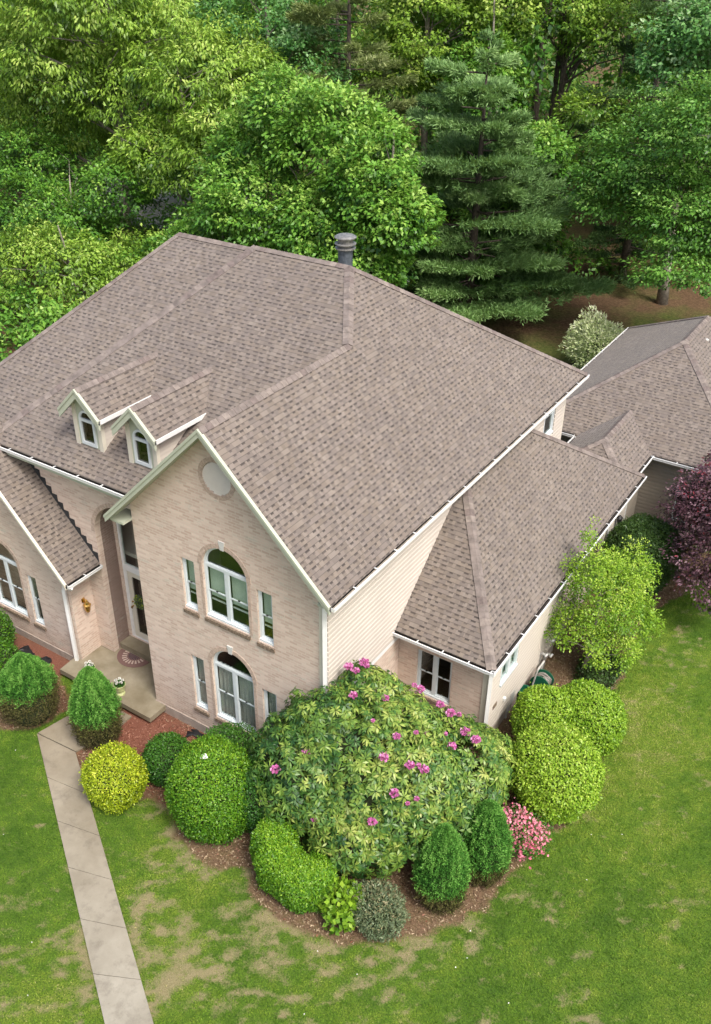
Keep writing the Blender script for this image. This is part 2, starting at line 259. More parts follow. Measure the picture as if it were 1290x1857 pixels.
# ------------------------------------------------------------------ object helpers
def link(o, parent=None):
    COL.objects.link(o)
    if parent is not None: o.parent = parent
    return o
def thing(name, label, cat, group=None, loc=(0, 0, 0)):
    o = bpy.data.objects.new(name, None); o.empty_display_size = 0.2; o.location = loc; link(o); o['label'] = label; o['category'] = cat
    if group: o['group'] = group
    return o
def tag(o, label, cat, group=None, kind=None):
    if label: o['label'] = label
    if cat: o['category'] = cat
    if group: o['group'] = group
    if kind: o['kind'] = kind
    return o
class MB:
    """collects polygons in world space; build() links them as one mesh with metric UVs along each face"""
    def __init__(s): s.v = []; s.f = []; s.m = []; s.cm = 0
    def face(s, pts, m=None):
        i = len(s.v); s.v += [tuple(p) for p in pts]; s.f.append(tuple(range(i, i+len(pts)))); s.m.append(s.cm if m is None else m)
    def prism(s, a, b):        # a, b: matching loops, a is the outer (visible) one, counter-clockwise seen from outside
        s.face(a); s.face(list(reversed(b)))
        for k in range(len(a)):
            j = (k+1) % len(a); s.face([a[k], b[k], b[j], a[j]])
    def slab(s, pts, t):       # extrude down by t
        s.prism([Vector(p) for p in pts], [Vector(p)-Vector((0, 0, t)) for p in pts])
    def box(s, lo, hi, T=None):
        (x0, y0, z0), (x1, y1, z1) = lo, hi
        T = T or (lambda x, y, z: Vector((x, y, z)))
        c = lambda i, j, k: T((x0, x1)[i], (y0, y1)[j], (z0, z1)[k])
        for q in (((0,0,0),(0,1,0),(1,1,0),(1,0,0)), ((0,0,1),(1,0,1),(1,1,1),(0,1,1)), ((0,0,0),(1,0,0),(1,0,1),(0,0,1)), ((0,1,0),(0,1,1),(1,1,1),(1,1,0)), ((0,0,0),(0,0,1),(0,1,1),(0,1,0)), ((1,0,0),(1,1,0),(1,1,1),(1,0,1))):
            s.face([c(*t) for t in q])
    def plate(s, T, outer, holes, n0, n1):   # T(u,w,n) -> world; front at n1, back at n0
        lo = [[Vector((u, w_, 0)) for u, w_ in l] for l in [outer]+list(holes)]
        flat = [p for l in lo for p in l]
        for tri in tessellate_polygon(lo):
            a, b, c = [flat[i] for i in tri]
            if (b-a).cross(c-a).z < 0: b, c = c, b
            s.face([T(p.x, p.y, n1) for p in (a, b, c)]); s.face([T(p.x, p.y, n0) for p in (c, b, a)])
        for k, l in enumerate(lo):
            ar = sum(l[i].x*l[(i+1) % len(l)].y-l[(i+1) % len(l)].x*l[i].y for i in range(len(l)))
            if (ar > 0) != (k == 0): l = list(reversed(l))
            for i in range(len(l)):
                p, q = l[i], l[(i+1) % len(l)]
                s.face([T(p.x, p.y, n0), T(q.x, q.y, n0), T(q.x, q.y, n1), T(p.x, p.y, n1)])
    def tube(s, pts, rad, n=8, cap=True):
        pts = [Vector(p) for p in pts]; rs = rad if isinstance(rad, (list, tuple)) else [rad]*len(pts)
        rings = []; ref = Vector((0.31, 0.95, 0.05))
        for i, p in enumerate(pts):
            d = (pts[min(i+1, len(pts)-1)]-pts[max(i-1, 0)]).normalized()
            if abs(d.dot(ref)) > 0.95: ref = Vector((1, 0, 0))
            a = d.cross(ref).normalized(); b = d.cross(a)
            rings.append([p+(a*math.cos(t)+b*math.sin(t))*rs[i] for t in [2*math.pi*k/n for k in range(n)]])
        for i in range(len(rings)-1):
            for k in range(n):
                j = (k+1) % n; s.face([rings[i][k], rings[i+1][k], rings[i+1][j], rings[i][j]])
        if cap: s.face(rings[0]); s.face(list(reversed(rings[-1])))
    def lathe(s, c, prof, n=20):
        c = Vector(c); rings = [[c+Vector((r*math.cos(2*math.pi*k/n), r*math.sin(2*math.pi*k/n), z)) for k in range(n)] for r, z in prof]
        for i in range(len(rings)-1):
            for k in range(n):
                j = (k+1) % n; s.face([rings[i][k], rings[i][j], rings[i+1][j], rings[i+1][k]])
        s.face(list(reversed(rings[0]))); s.face(rings[-1])
    def build(s, name, mats, parent=None, smooth=False):
        me = bpy.data.meshes.new(name); me.from_pydata(s.v, [], s.f)
        for m in (mats if isinstance(mats, (list, tuple)) else [mats]): me.materials.append(S[m] if isinstance(m, str) else m)
        me.polygons.foreach_set('material_index', s.m)
        uvl = me.uv_layers.new(name='UVMap'); d = np.zeros(len(me.loops)*2, dtype=np.float32)
        for p in me.polygons:
            n = p.normal
            if abs(n.z) > 0.995: t = Vector((1, 0, 0)); b = Vector((0, 1, 0))
            else: t = Vector((-n.y, n.x, 0)).normalized(); b = n.cross(t)
            for li in p.loop_indices:
                co = me.vertices[me.loops[li].vertex_index].co; d[2*li] = co.dot(t)+20; d[2*li+1] = co.dot(b)+20
        uvl.data.foreach_set('uv', d)
        if smooth: me.polygons.foreach_set('use_smooth', [True]*len(me.polygons))
        if smooth:
            bm = bmesh.new(); bm.from_mesh(me); bmesh.ops.remove_doubles(bm, verts=bm.verts, dist=0.0005); bm.to_mesh(me); bm.free()
        o = bpy.data.objects.new(name, me)
        if parent is not None:
            link(o, parent); o.location = -Vector(parent.location) if not parent.parent else Vector((0, 0, 0))
        else: link(o)
        return o

def W(x0, axis, y):
    """wall frame: axis 'S' faces -Y at y, 'E' faces +X at x=y. returns T(u,w,n)"""
    if axis == 'S': return lambda u, w_, n: Vector((u, y-n, w_))
    if axis == 'E': return lambda u, w_, n: Vector((y+n, u, w_))
    if axis == 'W': return lambda u, w_, n: Vector((y-n, -u, w_))
    if axis == 'N': return lambda u, w_, n: Vector((-u, y+n, w_))
def rect(u0, u1, w0, w1): return [(u0, w0), (u1, w0), (u1, w1), (u0, w1)]
def archpts(u0, u1, w0, ws, n=18, rise=None):
    r = (u1-u0)/2; c = (u0+u1)/2; rise = rise or r
    return [(u0, w0), (u1, w0)] + [(c+r*math.cos(math.pi*k/n), ws+rise*math.sin(math.pi*k/n)) for k in range(0, n+1)]
def inset_arch(u0, u1, w0, ws, d, n=18, rise=None):
    return archpts(u0+d, u1-d, w0+d, ws, n, (rise or (u1-u0)/2)-d)

# ------------------------------------------------------------------ leaves
def leaf_mesh(name, P, D, N, L, Wd, tone, mat, fold=0.18):
    """P base points, D leaf directions, N leaf normals, L lengths, Wd widths, tone per leaf"""
    n = len(P)
    D = D/np.linalg.norm(D, axis=1, keepdims=True); B = np.cross(D, N); B /= np.linalg.norm(B, axis=1, keepdims=True)+1e-9
    Nn = np.cross(B, D)
    L = np.broadcast_to(L, (n,))[:, None]; Wd = np.broadcast_to(Wd, (n,))[:, None]
    v = np.empty((n, 4, 3), np.float32)
    v[:, 0] = P; mid = P+D*L*0.48; v[:, 1] = mid+B*Wd*0.5+Nn*Wd*fold; v[:, 2] = P+D*L-Nn*L*0.08; v[:, 3] = mid-B*Wd*0.5+Nn*Wd*fold
    me = bpy.data.meshes.new(name); me.vertices.add(4*n); me.vertices.foreach_set('co', v.reshape(-1))
    me.loops.add(4*n); me.loops.foreach_set('vertex_index', np.arange(4*n, dtype=np.int32))
    me.polygons.add(n); me.polygons.foreach_set('loop_start', np.arange(0, 4*n, 4, dtype=np.int32)); me.polygons.foreach_set('loop_total', np.full(n, 4, np.int32))
    at = me.attributes.new('tone', 'FLOAT', 'FACE'); at.data.foreach_set('value', np.clip(tone, 0, 1).astype(np.float32))
    me.materials.append(LEAF[mat]); me.update(); me.validate(); return me
def obj_of(me, name, parent=None):
    o = bpy.data.objects.new(name, me); link(o, parent)
    if parent is not None and not parent.parent: o.location = -Vector(parent.location)
    return o
def unit(rng, n):
    v = rng.normal(size=(n, 3)); return v/np.linalg.norm(v, axis=1, keepdims=True)
def lumpy(d, seed, amp):
    r = np.random.default_rng(seed); s = 0
    for k in range(5):
        f = r.normal(size=3)*(1.5+k*1.1); s = s+np.sin(d@f*1.0+r.uniform(0, 6.3))/(1+k*0.4)
    return 1+amp*s/2

def crown(name, blobs, mat, rng, ncl, per, csize, leaf, wid, parent, droop=0.35, flat=0.6, tone0=0.5, low=-0.45, inner=0.55, up=0.5, tvar=0.2):
    """leaf clusters spread through a union of ellipsoids; returns cluster centres for the limbs"""
    P = []; Dr = []; Nn = []; To = []; cc = []
    wts = np.array([b[1][0]*b[1][1]+b[1][0]*b[1][2] for b in blobs]); wts = wts/wts.sum()
    for bi, (c, r) in enumerate(blobs):
        m = max(3, int(ncl*wts[bi])); d = unit(rng, m*2); d = d[d[:, 2] > low][:m]; m = len(d)
        fr = rng.uniform(inner, 1.0, m)**0.6*lumpy(d*1.3, int(rng.integers(1e6)), 0.22)
        cen = np.array(c)+d*fr[:, None]*np.array(r); cc.append(cen)
        cs = csize*rng.uniform(0.6, 1.35, m)
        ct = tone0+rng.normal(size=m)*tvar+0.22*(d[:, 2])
        q = rng.normal(size=(m, per, 3)); q /= np.linalg.norm(q, axis=2, keepdims=True); q *= rng.uniform(0.25, 1, (m, per, 1))**0.5
        q[:, :, 2] *= flat
        pts = cen[:, None, :]+q*cs[:, None, None]
        out = q+d[:, None, :]*0.5+rng.normal(size=q.shape)*0.45; out[:, :, 2] -= droop
        nn = np.zeros_like(q); nn[:, :, 2] = up+0.5; nn += d[:, None, :]*0.6+rng.normal(size=q.shape)*0.42
        P.append(pts.reshape(-1, 3)); Dr.append(out.reshape(-1, 3)); Nn.append(nn.reshape(-1, 3))
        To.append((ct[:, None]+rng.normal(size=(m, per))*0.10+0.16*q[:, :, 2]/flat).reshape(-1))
    P = np.concatenate(P); Dr = np.concatenate(Dr); Nn = np.concatenate(Nn); To = np.concatenate(To)
    me = leaf_mesh(name, P, Dr, Nn, leaf*rng.uniform(0.7, 1.3, len(P)), wid*rng.uniform(0.75, 1.25, len(P)), To, mat)
    return obj_of(me, name, parent), np.concatenate(cc)

def trunk(parent, base, top, r0, tips, rng, mat='bark', nlimb=22, name='trunk'):
    mb = MB(); base = Vector(base); top = Vector(top); n = 8; pts = []
    bend = Vector((rng.normal()*0.25, rng.normal()*0.25, 0))
    for k in range(n+1):
        t = k/n; pts.append(base.lerp(top, t)+bend*math.sin(t*3.1)*1.0)
    mb.tube(pts, [r0*(1-0.82*k/n)*(1.25 if k == 0 else 1) for k in range(n+1)], 9)
    if len(tips):
        idx = rng.choice(len(tips), min(nlimb, len(tips)), replace=False)
        for i in idx:
            tip = Vector(tips[i]); hz = (tip-base); t = min(0.92, max(0.15, (tip.z-base.z)/(max(0.5, top.z-base.z))-0.25*rng.uniform(0.4, 1)))
            k = t*n; a = pts[int(k)].lerp(pts[min(n, int(k)+1)], k-int(k)); m = a.lerp(tip, 0.5)+Vector((rng.normal()*0.12, rng.normal()*0.12, rng.uniform(0.0, 0.12)))*(tip-a).length
            rr = r0*(1-0.8*t)*0.42; q = [a, a.lerp(m, 0.5)+Vector((0, 0, 0.05)), m, m.lerp(tip, 0.55), tip]
            mb.tube(q, [rr, rr*0.8, rr*0.6, rr*0.38, rr*0.12], 6, False)
    return mb.build(name, mat, parent, smooth=True)

# ------------------------------------------------------------------ ground
def vnoise(x, y, seed, f):
    r = np.random.default_rng(seed); g = r.random((256, 256)); x = x*f+50; y = y*f+50
    xi = np.floor(x).astype(int); yi = np.floor(y).astype(int); fx = x-xi; fy = y-yi; fx = fx*fx*(3-2*fx); fy = fy*fy*(3-2*fy)
    a = g[xi % 256, yi % 256]; b = g[(xi+1) % 256, yi % 256]; c = g[xi % 256, (yi+1) % 256]; d = g[(xi+1) % 256, (yi+1) % 256]
    return (a*(1-fx)+b*fx)*(1-fy)+(c*(1-fx)+d*fx)*fy
def fbm(x, y, seed, f): return (vnoise(x, y, seed, f)*0.5+vnoise(x, y, seed+1, f*2.1)*0.28+vnoise(x, y, seed+2, f*4.3)*0.22)
BED = [(-5.75, -1.72), (-4.9, -2.35), (-3.9, -2.75), (-3.0, -2.0), (-2.3, -2.0), (-1.9, -2.5), (-0.9, -2.6), (-0.2, -2.3), (0.1, -2.65), (1.0, -2.8), (2.1, -2.6), (2.95, -1.95), (3.55, -1.25), (3.95, -0.4), (4.1, 0.8), (4.35, 1.8), (4.6, 2.9), (4.4, 4.2), (4.05, 5.6), (3.75, 8.0), (3.65, 10.0), (4.2, 11.0), (4.6, 13.6), (-1, 13.6), (-1, 2), (-5.7, 0.2)]
BED2 = [(-6.5, -1.95), (-6.35, -1.0), (-7.4, -0.55), (-7.4, 0.3), (-14, 0.3), (-14, -2.6), (-9, -2.75), (-7.4, -2.65)]
def inpoly(x, y, poly):
    r = np.zeros(x.shape, bool); j = len(poly)-1
    for i in range(len(poly)):
        xi, yi = poly[i]; xj, yj = poly[j]
        r ^= ((yi > y) != (yj > y)) & (x < (xj-xi)*(y-yi)/(yj-yi+1e-12)+xi); j = i
    return r
def near_poly(x, y, poly):   # distance to the outline
    d = np.full(x.shape, 1e9); j = len(poly)-1
    for i in range(len(poly)):
        ax, ay = poly[j]; bx, by = poly[i]; dx, dy = bx-ax, by-ay; t = np.clip(((x-ax)*dx+(y-ay)*dy)/(dx*dx+dy*dy), 0, 1)
        d = np.minimum(d, np.hypot(x-ax-t*dx, y-ay-t*dy)); j = i
    return d
def bedf(x, y):
    s = np.full(x.shape, -9.0)
    for p in (BED, BED2):
        d = near_poly(x, y, p); s = np.maximum(s, np.where(inpoly(x, y, p), d, -d))
    return np.clip(0.5+s*1.6+(fbm(x, y, 5, 3.0)-0.5)*0.5, 0, 1)
def deadf(x, y):
    # tan patches: thick between the path and the bed, sparse elsewhere, along mower tracks
    a = fbm((x*0.8+y*0.6)*0.75, (-x*0.6+y*0.8)*1.25, 11, 6.0); b = fbm(x, y, 31, 0.35)
    u = (x+0.2)*0.83+(y+4.3)*0.55; v = -(x+0.2)*0.55+(y+4.3)*0.83
    patch = np.exp(-((u/3.0)**2+(v/1.35)**2))
    lft = np.clip((-x*0.62-y*0.78-4.6)/1.0, 0, 1)      # lawn left of the path
    edge = np.exp(-(np.clip(near_poly(x, y, BED), 0, 9)/0.34)**2)*0.30*(x > -3.5)*(x < 4.9)*(y < 3.2)
    wk = np.exp(-(np.abs((x+0.35)*0.655+(y+5.9)*0.755-0.0)/9)**2)*0
    c = fbm(x, y, 51, 1.5)
    return np.clip((a-0.5)*2.0+(c-0.5)*1.1+0.06+patch*0.36+edge-lft*0.04+(b-0.5)*0.3-0.13*np.clip((x-3.2)/1.5, 0, 1), 0, 1)
def lawntone(x, y):      # soft mower bands to the right, tufty everywhere
    t = fbm(x*0.85+y*0.5, (-x*0.5+y*0.85)*0.45, 41, 0.9)*0.55+0.25*vnoise(x, y, 77, 0.4)+0.2*vnoise(x, y, 78, 7.0)+0.22*(vnoise(x, y, 79, 3.2)-0.5)+0.25*(vnoise(x, y, 80, 11.0)-0.5)-0.05
    return t+0.06*np.sin((x*0.93-y*0.37)*4.4)*np.clip((x-1.5)/2, 0, 1)
def build_lawn():
    x0, x1, y0, y1, st = -16.0, 14.0, -11.0, 17.0, 0.10
    nx = int((x1-x0)/st)+1; ny = int((y1-y0)/st)+1
    X, Y = np.meshgrid(np.linspace(x0, x1, nx), np.linspace(y0, y1, ny)); x = X.ravel(); y = Y.ravel()
    z = (fbm(x, y, 3, 0.6)-0.5)*0.03
    near_w = np.clip(near_poly(x, y, WALK)/0.5, 0, 1); z *= np.where(inpoly(x, y, WALK), 0, near_w)
    z -= 0.0
    me = bpy.data.meshes.new('lawn'); me.vertices.add(nx*ny); me.vertices.foreach_set('co', np.stack([x, y, z], 1).astype(np.float32).ravel())
    i = (np.arange(ny-1)[:, None]*nx+np.arange(nx-1)[None, :]).ravel(); q = np.stack([i, i+1, i+nx+1, i+nx], 1).ravel().astype(np.int32)
    m = len(i); me.loops.add(4*m); me.loops.foreach_set('vertex_index', q); me.polygons.add(m)
    me.polygons.foreach_set('loop_start', np.arange(0, 4*m, 4, dtype=np.int32)); me.polygons.foreach_set('loop_total', np.full(m, 4, np.int32))
    red = np.clip(np.exp(-(((x+4.2)/1.7)**2+((y+0.9)/0.9)**2)*0.8)*1.3+np.exp(-(((x+8.3)/1.6)**2+((y+0.3)/0.6)**2))*0.9+0.18, 0, 1)
    tone = lawntone(x, y)
    for nm, a in (('dead', deadf(x, y)), ('bed', bedf(x, y)), ('red', red), ('tone', tone)):
        at = me.attributes.new(nm, 'FLOAT', 'POINT'); at.data.foreach_set('value', a.astype(np.float32))
    me.materials.append(S['lawn']); me.update(); me.validate(); me.polygons.foreach_set('use_smooth', [True]*m)
    o = obj_of(me, 'lawn'); tag(o, None, None, kind='structure')
WALK = [(-6.34, -2.10), (-5.62, -1.05), (-4.9, -0.62), (-4.45, -1.25), (-4.70, -2.02), (0.62, -5.78), (1.9, -6.7), (1.35, -7.4), (-0.1, -6.30)]
WALKL = [(-6.34, -2.12), (1.35, -7.42)]; 
WALK = [(-6.34, -2.10), (-6.10, -0.90), (-5.35, -0.58), (-4.95, -0.58), (-4.95, -1.2), (-5.2, -2.02), (0.32, -5.46), (2.3, -6.69), (1.75, -7.22), (-0.35, -5.90)]
build_lawn()
g = MB(); g.face([(-400, -400, -0.06), (400, -400, -0.06), (400, 700, -0.06), (-400, 700, -0.06)]); tag(g.build('ground', 'floor'), None, None, kind='structure')
p = MB(); p.face([(-44, 30, -0.04), (-33, 30, -0.04), (-29, 36, -0.04), (-34, 42, -0.04), (-46, 42, -0.04)]); S['gravel'] = plain('pale_gravel', (0.42, 0.40, 0.40), 0.9, 0.3, 3.0)
tag(p.build('gravel_clearing', 'gravel'), None, None, kind='structure')
# the concrete path, slab by slab with tooled joints
def lerp(a, b, t): return (a[0]+(b[0]-a[0])*t, a[1]+(b[1]-a[1])*t)
pm = MB(); La, Lb = (-6.34, -2.10), (1.75, -7.22); Ra, Rb = (-5.2, -2.02), (2.3, -6.69)
La2 = (-6.34, -2.10)
ts = [0, 0.145, 0.275, 0.40, 0.525, 0.645, 0.765, 0.885, 1.0]
zt = 0.045
for a, b in zip(ts[:-1], ts[1:]):
    e = 0.0007
    l0, l1, r0, r1 = lerp(La, Lb, a+e), lerp(La, Lb, b-e), lerp(Ra, Rb, a+e), lerp(Ra, Rb, b-e)
    pm.slab([(*l0, zt), (*l1, zt), (*r1, zt), (*r0, zt)], 0.12)
pm.slab([(-6.33, -2.08, zt), (-5.22, -2.0, zt), (-4.97, -1.2, zt), (-4.97, -0.56, zt), (-5.5, -0.56, zt), (-6.10, -0.95, zt)], 0.12)
tag(pm.build('path', 'concrete'), None, None, kind='structure')
pm2 = MB(); pm2.slab([(*La, 0.02), (*Lb, 0.02), (*Rb, 0.02), (*Ra, 0.02)], 0.05); tag(pm2.build('path_joint_bed', 'foundation'), None, None, kind='structure')

# ------------------------------------------------------------------ the house
house = thing('brick_house', 'large tan brick and cream siding house with taupe shingle hip roof and two small dormers', 'house')
AX, ZR, ZO, OV, OF = -2.363, 7.987, 5.30, 0.358, 0.342; SG = (ZR-ZO)/(-AX+OV); WG = 4.692
ZP, YP, XP = 9.03, 6.0, -3.41; SF = 0.629; YJ = 4.35; YE = 0.667
front = lambda y: ZP-SF*(YP-y); gz = lambda x: ZR-SG*abs(x-AX)
EY = 11.89; LX, LT = -11.62, -8.39; CX1, CT = -9.41, -6.01; YG = 0.33

def wallmesh(name, mat, T, outer, holes, th=0.2, parent=house): m = MB(); m.plate(T, outer, holes, -th, 0); return m.build(name, mat, parent)
S0 = W(0, 'S', 0.0); SL = W(0, 'S', 0.04); SE = W(0, 'S', YE); SR = W(0, 'S', 2.85); SB = W(0, 'S', 1.2)
E0 = W(0, 'E', 0.0); ER = W(0, 'E', 2.14)

def window(T, u0, u1, w0, w1, style='double', arch=False, dress=None, sill=True, key=False, parent=house, setback=0.055, sillmat='rowlock', mull=True, label=None, blind=0.5):
    """window set back in its opening; style double = double-hung sash(es), fixed = a single pane"""
    fw_, d0, d1 = 0.05, -setback-0.06, -setback; fr = MB()
    u_mid = (u0+u1)/2; r = (u1-u0)/2
    if arch:
        ws = w1-r; fr.plate(T, archpts(u0, u1, w0, ws), [rect(u0+fw_, u1-fw_, w0+fw_+0.02, ws-0.03), [(u_mid+(r-fw_)*math.cos(math.pi*k/18), ws+0.035+(r-fw_-0.02)*math.sin(math.pi*k/18)) for k in range(19)]], d0, d1)
        top = ws-0.03
    else:
        fr.plate(T, rect(u0, u1, w0, w1), [rect(u0+fw_, u1-fw_, w0+fw_+0.02, w1-fw_)], d0, d1); top = w1-fw_
    bot = w0+fw_+0.02
    fr.box((u0+0.003, w0+0.003, d1), (u1-0.003, w0+0.05, d1+0.035), lambda u, w_, n: T(u, w_, n))     # projecting bottom rail
    if mull and arch: fr.box((u_mid-0.045, bot, d0+0.004), (u_mid+0.045, top, d1-0.002), lambda u, w_, n: T(u, w_, n)); cells = [(u0+fw_, u_mid-0.045), (u_mid+0.045, u1-fw_)]
    else: cells = [(u0+fw_, u1-fw_)]
    if mull == 'two': fr.box((u_mid-0.045, bot, d0+0.004), (u_mid+0.045, top, d1-0.002), lambda u, w_, n: T(u, w_, n)); cells = [(u0+fw_, u_mid-0.045), (u_mid+0.045, u1-fw_)]
    win = fr.build('window', 'frame', parent)
    if label: win['label'] = label
    for a, b in cells:
        if style == 'double':
            mid = bot+(top-bot)*0.5
            for lo, hi, nn in ((bot, mid, -0.028), (mid-0.012, top, -0.010)):
                sm = MB(); sm.plate(T, rect(a, b, lo, hi), [rect(a+0.022, b-0.022, lo+0.03, hi-0.02)], d1+nn-0.022, d1+nn-0.004); sm.build('sash', 'frame', win)
                gm = MB(); gm.plate(T, rect(a+0.024, b-0.024, lo+0.032, hi-0.022), [], d1+nn-0.016, d1+nn-0.012); gm.build('pane', 'glass', win)
            lk = MB(); lk.box(((a+b)/2-0.022, mid+0.018, d1-0.026), ((a+b)/2+0.022, mid+0.034, d1-0.002), lambda u, w_, n: T(u, w_, n)); lk.build('sash_lock', 'black', win)
        else:
            gm = MB(); gm.plate(T, rect(a+0.003, b-0.003, bot+0.003, top-0.003), [], d1-0.04, d1-0.034); gm.build('pane', 'glass', win)
        if dress == 'curtain':
            cm = MB(); nseg = int((b-a)/0.018)+2; z0, z1 = bot-0.02, top+0.01
            for k in range(nseg):
                ua, ub = a+(b-a)*k/nseg, a+(b-a)*(k+1)/nseg; na, nb = d0-0.05+0.028*math.sin(ua*62+1.3*math.sin(ua*17)), d0-0.05+0.028*math.sin(ub*62+1.3*math.sin(ub*17))
                cm.face([T(ua, z0, na), T(ub, z0, nb), T(ub, z1, nb), T(ua, z1, na)])
            cm.build('curtain', 'curtain', win, smooth=True)
        if dress == 'shade':
            cm = MB(); cm.plate(T, rect(a, b, bot+(top-bot)*blind, top+0.01), [], d0-0.045, d0-0.04); cm.build('shade', 'shade', win)
            cm = MB(); cm.plate(T, rect(a, b, bot+(top-bot)*blind-0.10, bot+(top-bot)*blind-0.07), [], d0-0.05, d0-0.03); cm.build('shade_rail', 'white', win)
    if arch:
        gm = MB(); gm.plate(T, [(u_mid+(r-fw_-0.002)*math.cos(math.pi*k/18), ws+0.037+(r-fw_-0.024)*math.sin(math.pi*k/18)) for k in range(19)], [], d1-0.04, d1-0.034); gm.build('arch_pane', 'glass', win)
        im = MB(); im.plate(T, [(u_mid+(r-fw_-0.002)*math.cos(math.pi*k/18), ws+0.037+(r-fw_-0.024)*math.sin(math.pi*k/18)) for k in range(19)], [[(u_mid+(r-fw_-0.03)*math.cos(math.pi*k/18), ws+0.06+(r-fw_-0.06)*math.sin(math.pi*k/18)) for k in range(19)]], d1-0.03, d1-0.012); im.build('arch_sash', 'frame', win)
    if sill:
        sb = MB(); n = max(3, int((u1-u0+0.06)/0.062)); rr = random.Random(int(u0*1000+w0*77))
        for k in range(n):
            a, b = u0-0.03+(u1-u0+0.06)*k/n, u0-0.03+(u1-u0+0.06)*(k+1)/n-0.007; j = rr.uniform(-0.004, 0.004)
            sb.prism([T(a, w0-0.005, -0.055), T(a, w0-0.03, 0.035+j), T(b, w0-0.03, 0.035+j), T(b, w0-0.005, -0.055)][::1], [T(a, w0-0.105, -0.055), T(a, w0-0.115, 0.035+j), T(b, w0-0.115, 0.035+j), T(b, w0-0.105, -0.055)])
        sb.build('brick_sill', sillmat, win)
    if arch:
        ab = MB(); n = 26; ri, ro = r+0.004, r+0.105
        for k in range(n):
            t0, t1 = math.pi*(k+0.06)/n, math.pi*(k+0.94)/n
            q = [(u_mid+rd*math.cos(t), ws+rd*math.sin(t)) for rd, t in ((ri, t0), (ro, t0), (ro, t1), (ri, t1))]
            ab.plate(T, q, [], -0.05, 0.010)
        m = int((ws-w0)/0.066)
        for k in range(m):
            for a, b in ((u0-0.075, u0-0.006), (u1+0.006, u1+0.075)):
                ab.plate(T, rect(a, b, w0+k*(ws-w0)/m+0.004, w0+(k+1)*(ws-w0)/m-0.004), [], -0.04, 0.006)
        ab.build('arch_surround', 'archbrick', win)
        if key:
            km = MB(); km.plate(T, [(u_mid-0.045, ws+ri-0.015), (u_mid+0.045, ws+ri-0.015), (u_mid+0.075, ws+ro+0.085), (u_mid-0.075, ws+ro+0.085)], [], -0.03, 0.022); km.build('keystone', 'stone', win)
    return win

# --- front gable wing walls
vc, vz, vr = -2.345, 6.84, 0.335
holes = [archpts(-2.89, -1.78, 3.48, 4.745), rect(-3.46, -3.11, 3.46, 4.72), rect(-1.56, -1.19, 3.44, 4.70),
         archpts(-2.87, -1.77, 0.71, 2.21), rect(-3.455, -3.10, 0.71, 2.20), rect(-1.55, -1.185, 0.71, 2.20),
         [(vc+vr*math.cos(2*math.pi*k/28), vz+vr*math.sin(2*math.pi*k/28)) for k in range(28)]]
RT = 0.11
wallmesh('brick_gable_wall', 'brick', S0, [(-WG, 0.25), (-0.0, 0.25), (-0.0, gz(0)-RT), (AX, ZR-RT), (-WG, gz(-WG)-RT)], holes, 0.1)
window(S0, -2.89, -1.78, 3.48, 5.30, arch=True, dress='shade', blind=0.34, key=True, label='upper arched double window with green shades')
window(S0, -3.46, -3.11, 3.46, 4.72, dress='shade', blind=0.3); window(S0, -1.56, -1.19, 3.44, 4.70, dress='shade', blind=0.3)
window(S0, -2.87, -1.77, 0.71, 2.76, arch=True, dress='curtain', key=True, label='ground floor arched double window with pleated curtains')
window(S0, -3.455, -3.10, 0.71, 2.20, dress='curtain'); window(S0, -1.55, -1.185, 0.71, 2.20, dress='curtain')
# louvred round vent
lv = MB(); lv.plate(S0, [(vc+vr*math.cos(2*math.pi*k/28), vz+vr*math.sin(2*math.pi*k/28)) for k in range(28)], [], -0.09, -0.05)
for k in range(15):
    z = vz-vr+0.045*(k+0.3); h = math.sqrt(max(0, vr**2-max(abs(z-vz), abs(z+0.045-vz))**2))
    if h > 0.05: lv.prism([S0(vc-h, z, 0.006), S0(vc+h, z, 0.006), S0(vc+h, z+0.045, -0.03), S0(vc-h, z+0.045, -0.03)], [S0(vc-h, z, -0.03), S0(vc+h, z, -0.03), S0(vc+h, z+0.04, -0.05), S0(vc-h, z+0.04, -0.05)])
lv.build('louvred_vent', 'cream', house)
rg = MB()
for k in range(36):
    t0, t1 = 2*math.pi*(k+0.06)/36, 2*math.pi*(k+0.94)/36
    rg.plate(S0, [(vc+rd*math.cos(t), vz+rd*math.sin(t)) for rd, t in ((vr+0.004, t0), (vr+0.095, t0), (vr+0.095, t1), (vr+0.004, t1))], [], -0.04, 0.009)
rg.build('vent_surround', 'archbrick', house)
f = MB(); f.box((-WG-0.02, -0.02, -0.1), (0.02, 0.3, 0.25)); f.build('foundation', 'foundation', house); f = MB(); f.box((-10.9, 0.02, -0.1), (-7.14, 0.3, 0.20)); f.build('foundation', 'foundation', house)
# side walls of the wing
wallmesh('side_brick_wall', 'brick', W(0, 'W', -WG), [(-1.25, 0.25), (-0.101, 0.25), (-0.101, 5.25), (-1.25, 5.25)], [], 0.15)
wallmesh('lower_brick_wall', 'brick', E0, rect(0.101, 2.849, 0.2, 2.33), [], 0.1)

